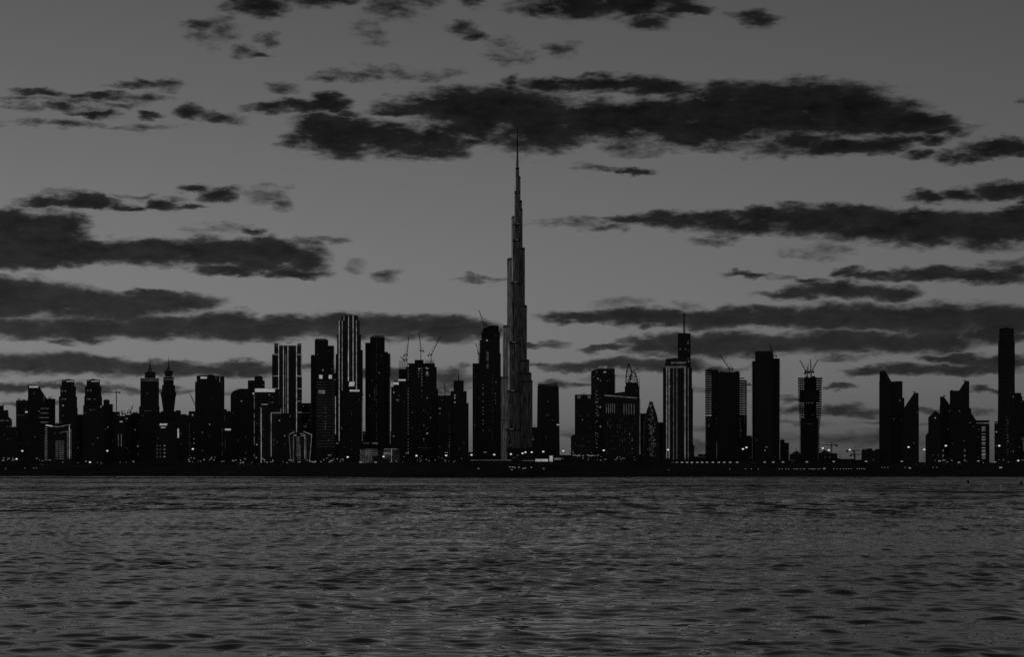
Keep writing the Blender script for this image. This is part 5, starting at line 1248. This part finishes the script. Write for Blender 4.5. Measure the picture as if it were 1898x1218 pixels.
# lit pavilion turrets
for px, lab in ((1748, 'small turret lit in three tiers below the peaked angular tower'), (1788, 'small turret lit in three tiers below the tallest angular tower')):
    D = 2800; X = PX(px, D); r = thing('pavilion_turret', lab, 'turret', (X, D, GZ - .3), 'lit turrets'); w = D / F
    for k, (yt, yb, hw) in enumerate(((850, 868, 3.0), (841.5, 850, 2.5), (832, 841.5, 2.0))):
        o = MB().box(X - hw * w, X + hw * w, D, D + 2 * hw * w, PZ(yb, D) if k else GZ - .3, PZ(yt, D)).build('tier', 'stone', r)
        rf = MB(); z = PZ(yt, D); a = (hw + .7) * w; Yc = D + hw * w
        rf.v = [(X - a, Yc - a, z), (X + a, Yc - a, z), (X + a, Yc + a, z), (X - a, Yc + a, z), (X, Yc, z + 2.4 * w)]; rf.f = [(0, 1, 4), (1, 2, 4), (2, 3, 4), (3, 0, 4), (3, 2, 1, 0)]
        rf.build('roof', 'stone', o)
        zc = PZ(yt + 3.2, D); MB().profile([(X - hw * .7 * w, zc - 1.1), (X + hw * .7 * w, zc - 1.1), (X + hw * .3 * w, zc + 1.0), (X - hw * .3 * w, zc + 1.0)], D - .35, D - .15).build('lit_window', 'win', o)
# white-lit roadside buildings right of the supertall's foot
D = 2400
r = thing('lit_wall_building', 'low building with long floodlit white walls below the lattice-topped tower', 'building', (PX(1018, D), D, GZ - .3))
MB().box(PX(990, D), PX(1017, D), D, D + 14, GZ - .3, PZ(850.2, D)).build('wall', 'stone', r); MB().box(PX(1026, D), PX(1057, D), D, D + 14, GZ - .3, PZ(846.5, D)).build('wall', 'stone', r)
for a, c in ((992.3, 1004), (1004.6, 1015.8)): MB().box(PX(a, D), PX(c, D), D - .5, D - .2, PZ(855.8, D), PZ(851.2, D)).build('glow_panel', 'sign', r)  # floodlight on the walls put in as glowing panels
MB().box(PX(1027.5, D), PX(1040, D), D - .5, D - .2, PZ(853.2, D), PZ(849, D)).build('glow_panel', 'tube_dim', r); MB().box(PX(1040.5, D), PX(1045, D), D - .5, D - .2, PZ(851.6, D), PZ(849.5, D)).build('glow_panel', 'win_dim', r)
r = thing('lit_kiosk', 'small upright bright white box beside the floodlit walls', 'kiosk', (PX(1021, D), D - 6, GZ - .3))
MB().box(PX(1018, D), PX(1024.8, D), D - 6, D - 1, GZ - .3, PZ(844.8, D)).build('wall', 'stone', r); MB().box(PX(1018.3, D), PX(1024.5, D), D - 6.5, D - 6.2, PZ(856, D), PZ(845.2, D)).build('glow_panel', 'sign', r)  # bright white face put in as a glowing panel
for a, c, py, lab in ((872, 948, 853.4, 'long low wall with a thin lit line below the supertall'), (968, 990.5, 854.2, 'short low wall with a thin lit line left of the white walls')):
    r = thing('lit_line_wall', lab, 'wall', (PX((a + c) / 2, D), D, GZ - .3)); r['kind'] = 'thing'; MB().box(PX(a, D), PX(c, D), D, D + 2, GZ - .3, PZ(py - .8, D)).build('wall_body', 'stone', r)
    MB().box(PX(a, D), PX(c, D), D - .4, D - .15, PZ(py, D) - .22, PZ(py, D) + .22).build('light_strip', 'tube_dim', r)
# low sheds behind the bank that break its even edge
for i, (x0, x1, y, D, lab) in enumerate(((262, 282, 855.5, 2200, 'low shed below the first spired tower'), (318, 334, 856, 2100, 'low shed below the second spired tower'), (1066, 1120, 848, 2600, 'long low shed below the sloped-corner block'), (1120, 1196, 852, 2300, 'long low shed below the slanting-eave slab'), (1196, 1310, 856, 2100, 'long low shed behind the even row of road lamps'),
   (1310, 1400, 852, 2900, 'long low shed below the broad open-edged tower'), (1400, 1470, 853, 2700, 'long low shed below the balcony-sided tower'), (1470, 1600, 854, 2500, 'long low shed below the slabbed tower and cranes'), (1640, 1720, 857, 2300, 'low shed below the slanting dark pair'), (1755, 1785, 853, 2400, 'low shed between the lit turrets'), (1890, 1930, 850, 2600, 'low shed at the right edge'), (500, 540, 857, 2400, 'low shed left of the light-drawn gate'), (770, 868, 856, 2600, 'long low shed below the annex and small spire'), (440, 500, 857, 2400, 'low shed below the white-parapet building'), (40, 80, 856, 2500, 'low shed below the slant-topped tower'))):
    X0, X1 = PX(x0, D), PX(x1, D); r = thing('shed', lab, 'shed', ((X0 + X1) / 2, D, GZ - .3), 'sheds along the far shore')
    MB().box(X0, X1, D, D + 18, GZ - .3, PZ(y + .8, D)).build('wall', 'stone', r)
    MB().profile([(X0 - .5, PZ(y + .8, D)), (X1 + .5, PZ(y + .8, D)), (X1 + .5, PZ(y + .5, D)), ((X0 + X1) / 2, PZ(y, D)), (X0 - .5, PZ(y + .5, D))], D - .6, D + 18.6).build('roof', 'stone', r)
    w = MB()
    for k in range(int((x1 - x0) / 9)):
        X = X0 + (X1 - X0) * rg.random(); w.box(X - .5, X + .5, D - .3, D - .1, GZ + 1.0, GZ + 1.9)
    w.build('lit_window', 'win_dim', r, kind='stuff')

# ------------------------------------------------------------------ on the water
D = 1285.0
r = thing('floating_boom', 'thin dark floating boom across the left water near the shore', 'boom', (PX(320, D), D, 0))
for i in range(16):
    a, c = -30 + i * 42, -30 + i * 42 + 41.4
    MB().bar((PX(a, D), D, .12), (PX(c, D), D, .12), .55, 8).build('float_section', 'buoy', r)
for i, px in enumerate((32, 212.5, 398, 610)):
    r = thing('marker_post', ['short marker post at the left end of the floating boom', 'tallest marker post on the floating boom', 'marker post on the boom below the broad tower', 'marker post near the right end of the floating boom'][i], 'post', (PX(px, D), D, 0), 'marker posts on the boom'); h_ = (.6, 1.1, .9, .6)[i]
    MB().bar((PX(px, D), D, -.5), (PX(px, D), D, h_), .34, 8, .28).build('pole', 'buoy', r); MB().bar((PX(px, D), D, h_ - .3), (PX(px, D), D, h_ + .25), .6, 8, .3).build('topmark', 'buoy', r)
for px, py, lab, hi in ((1794.5, 896, 'dark channel buoy nearest the right towers', 0), (1893, 897, 'channel buoy with a pale top at the right edge', 1)):
    D = H * F / (py - HY); X = PX(px, D); r = thing('channel_buoy', lab, 'buoy', (X, D, 0), 'channel buoys')
    MB().bar((X, D, -.3), (X, D, .35), 1.3, 12, 1.2).build('hull', 'buoy', r); MB().bar((X, D, .35), (X, D, 1.2), .8, 8, .45).build('tower', 'buoy', r); MB().bar((X, D, 1.2), (X, D, 1.6), .5, 8, .4).build('lantern', 'win' if hi else 'buoy', r)
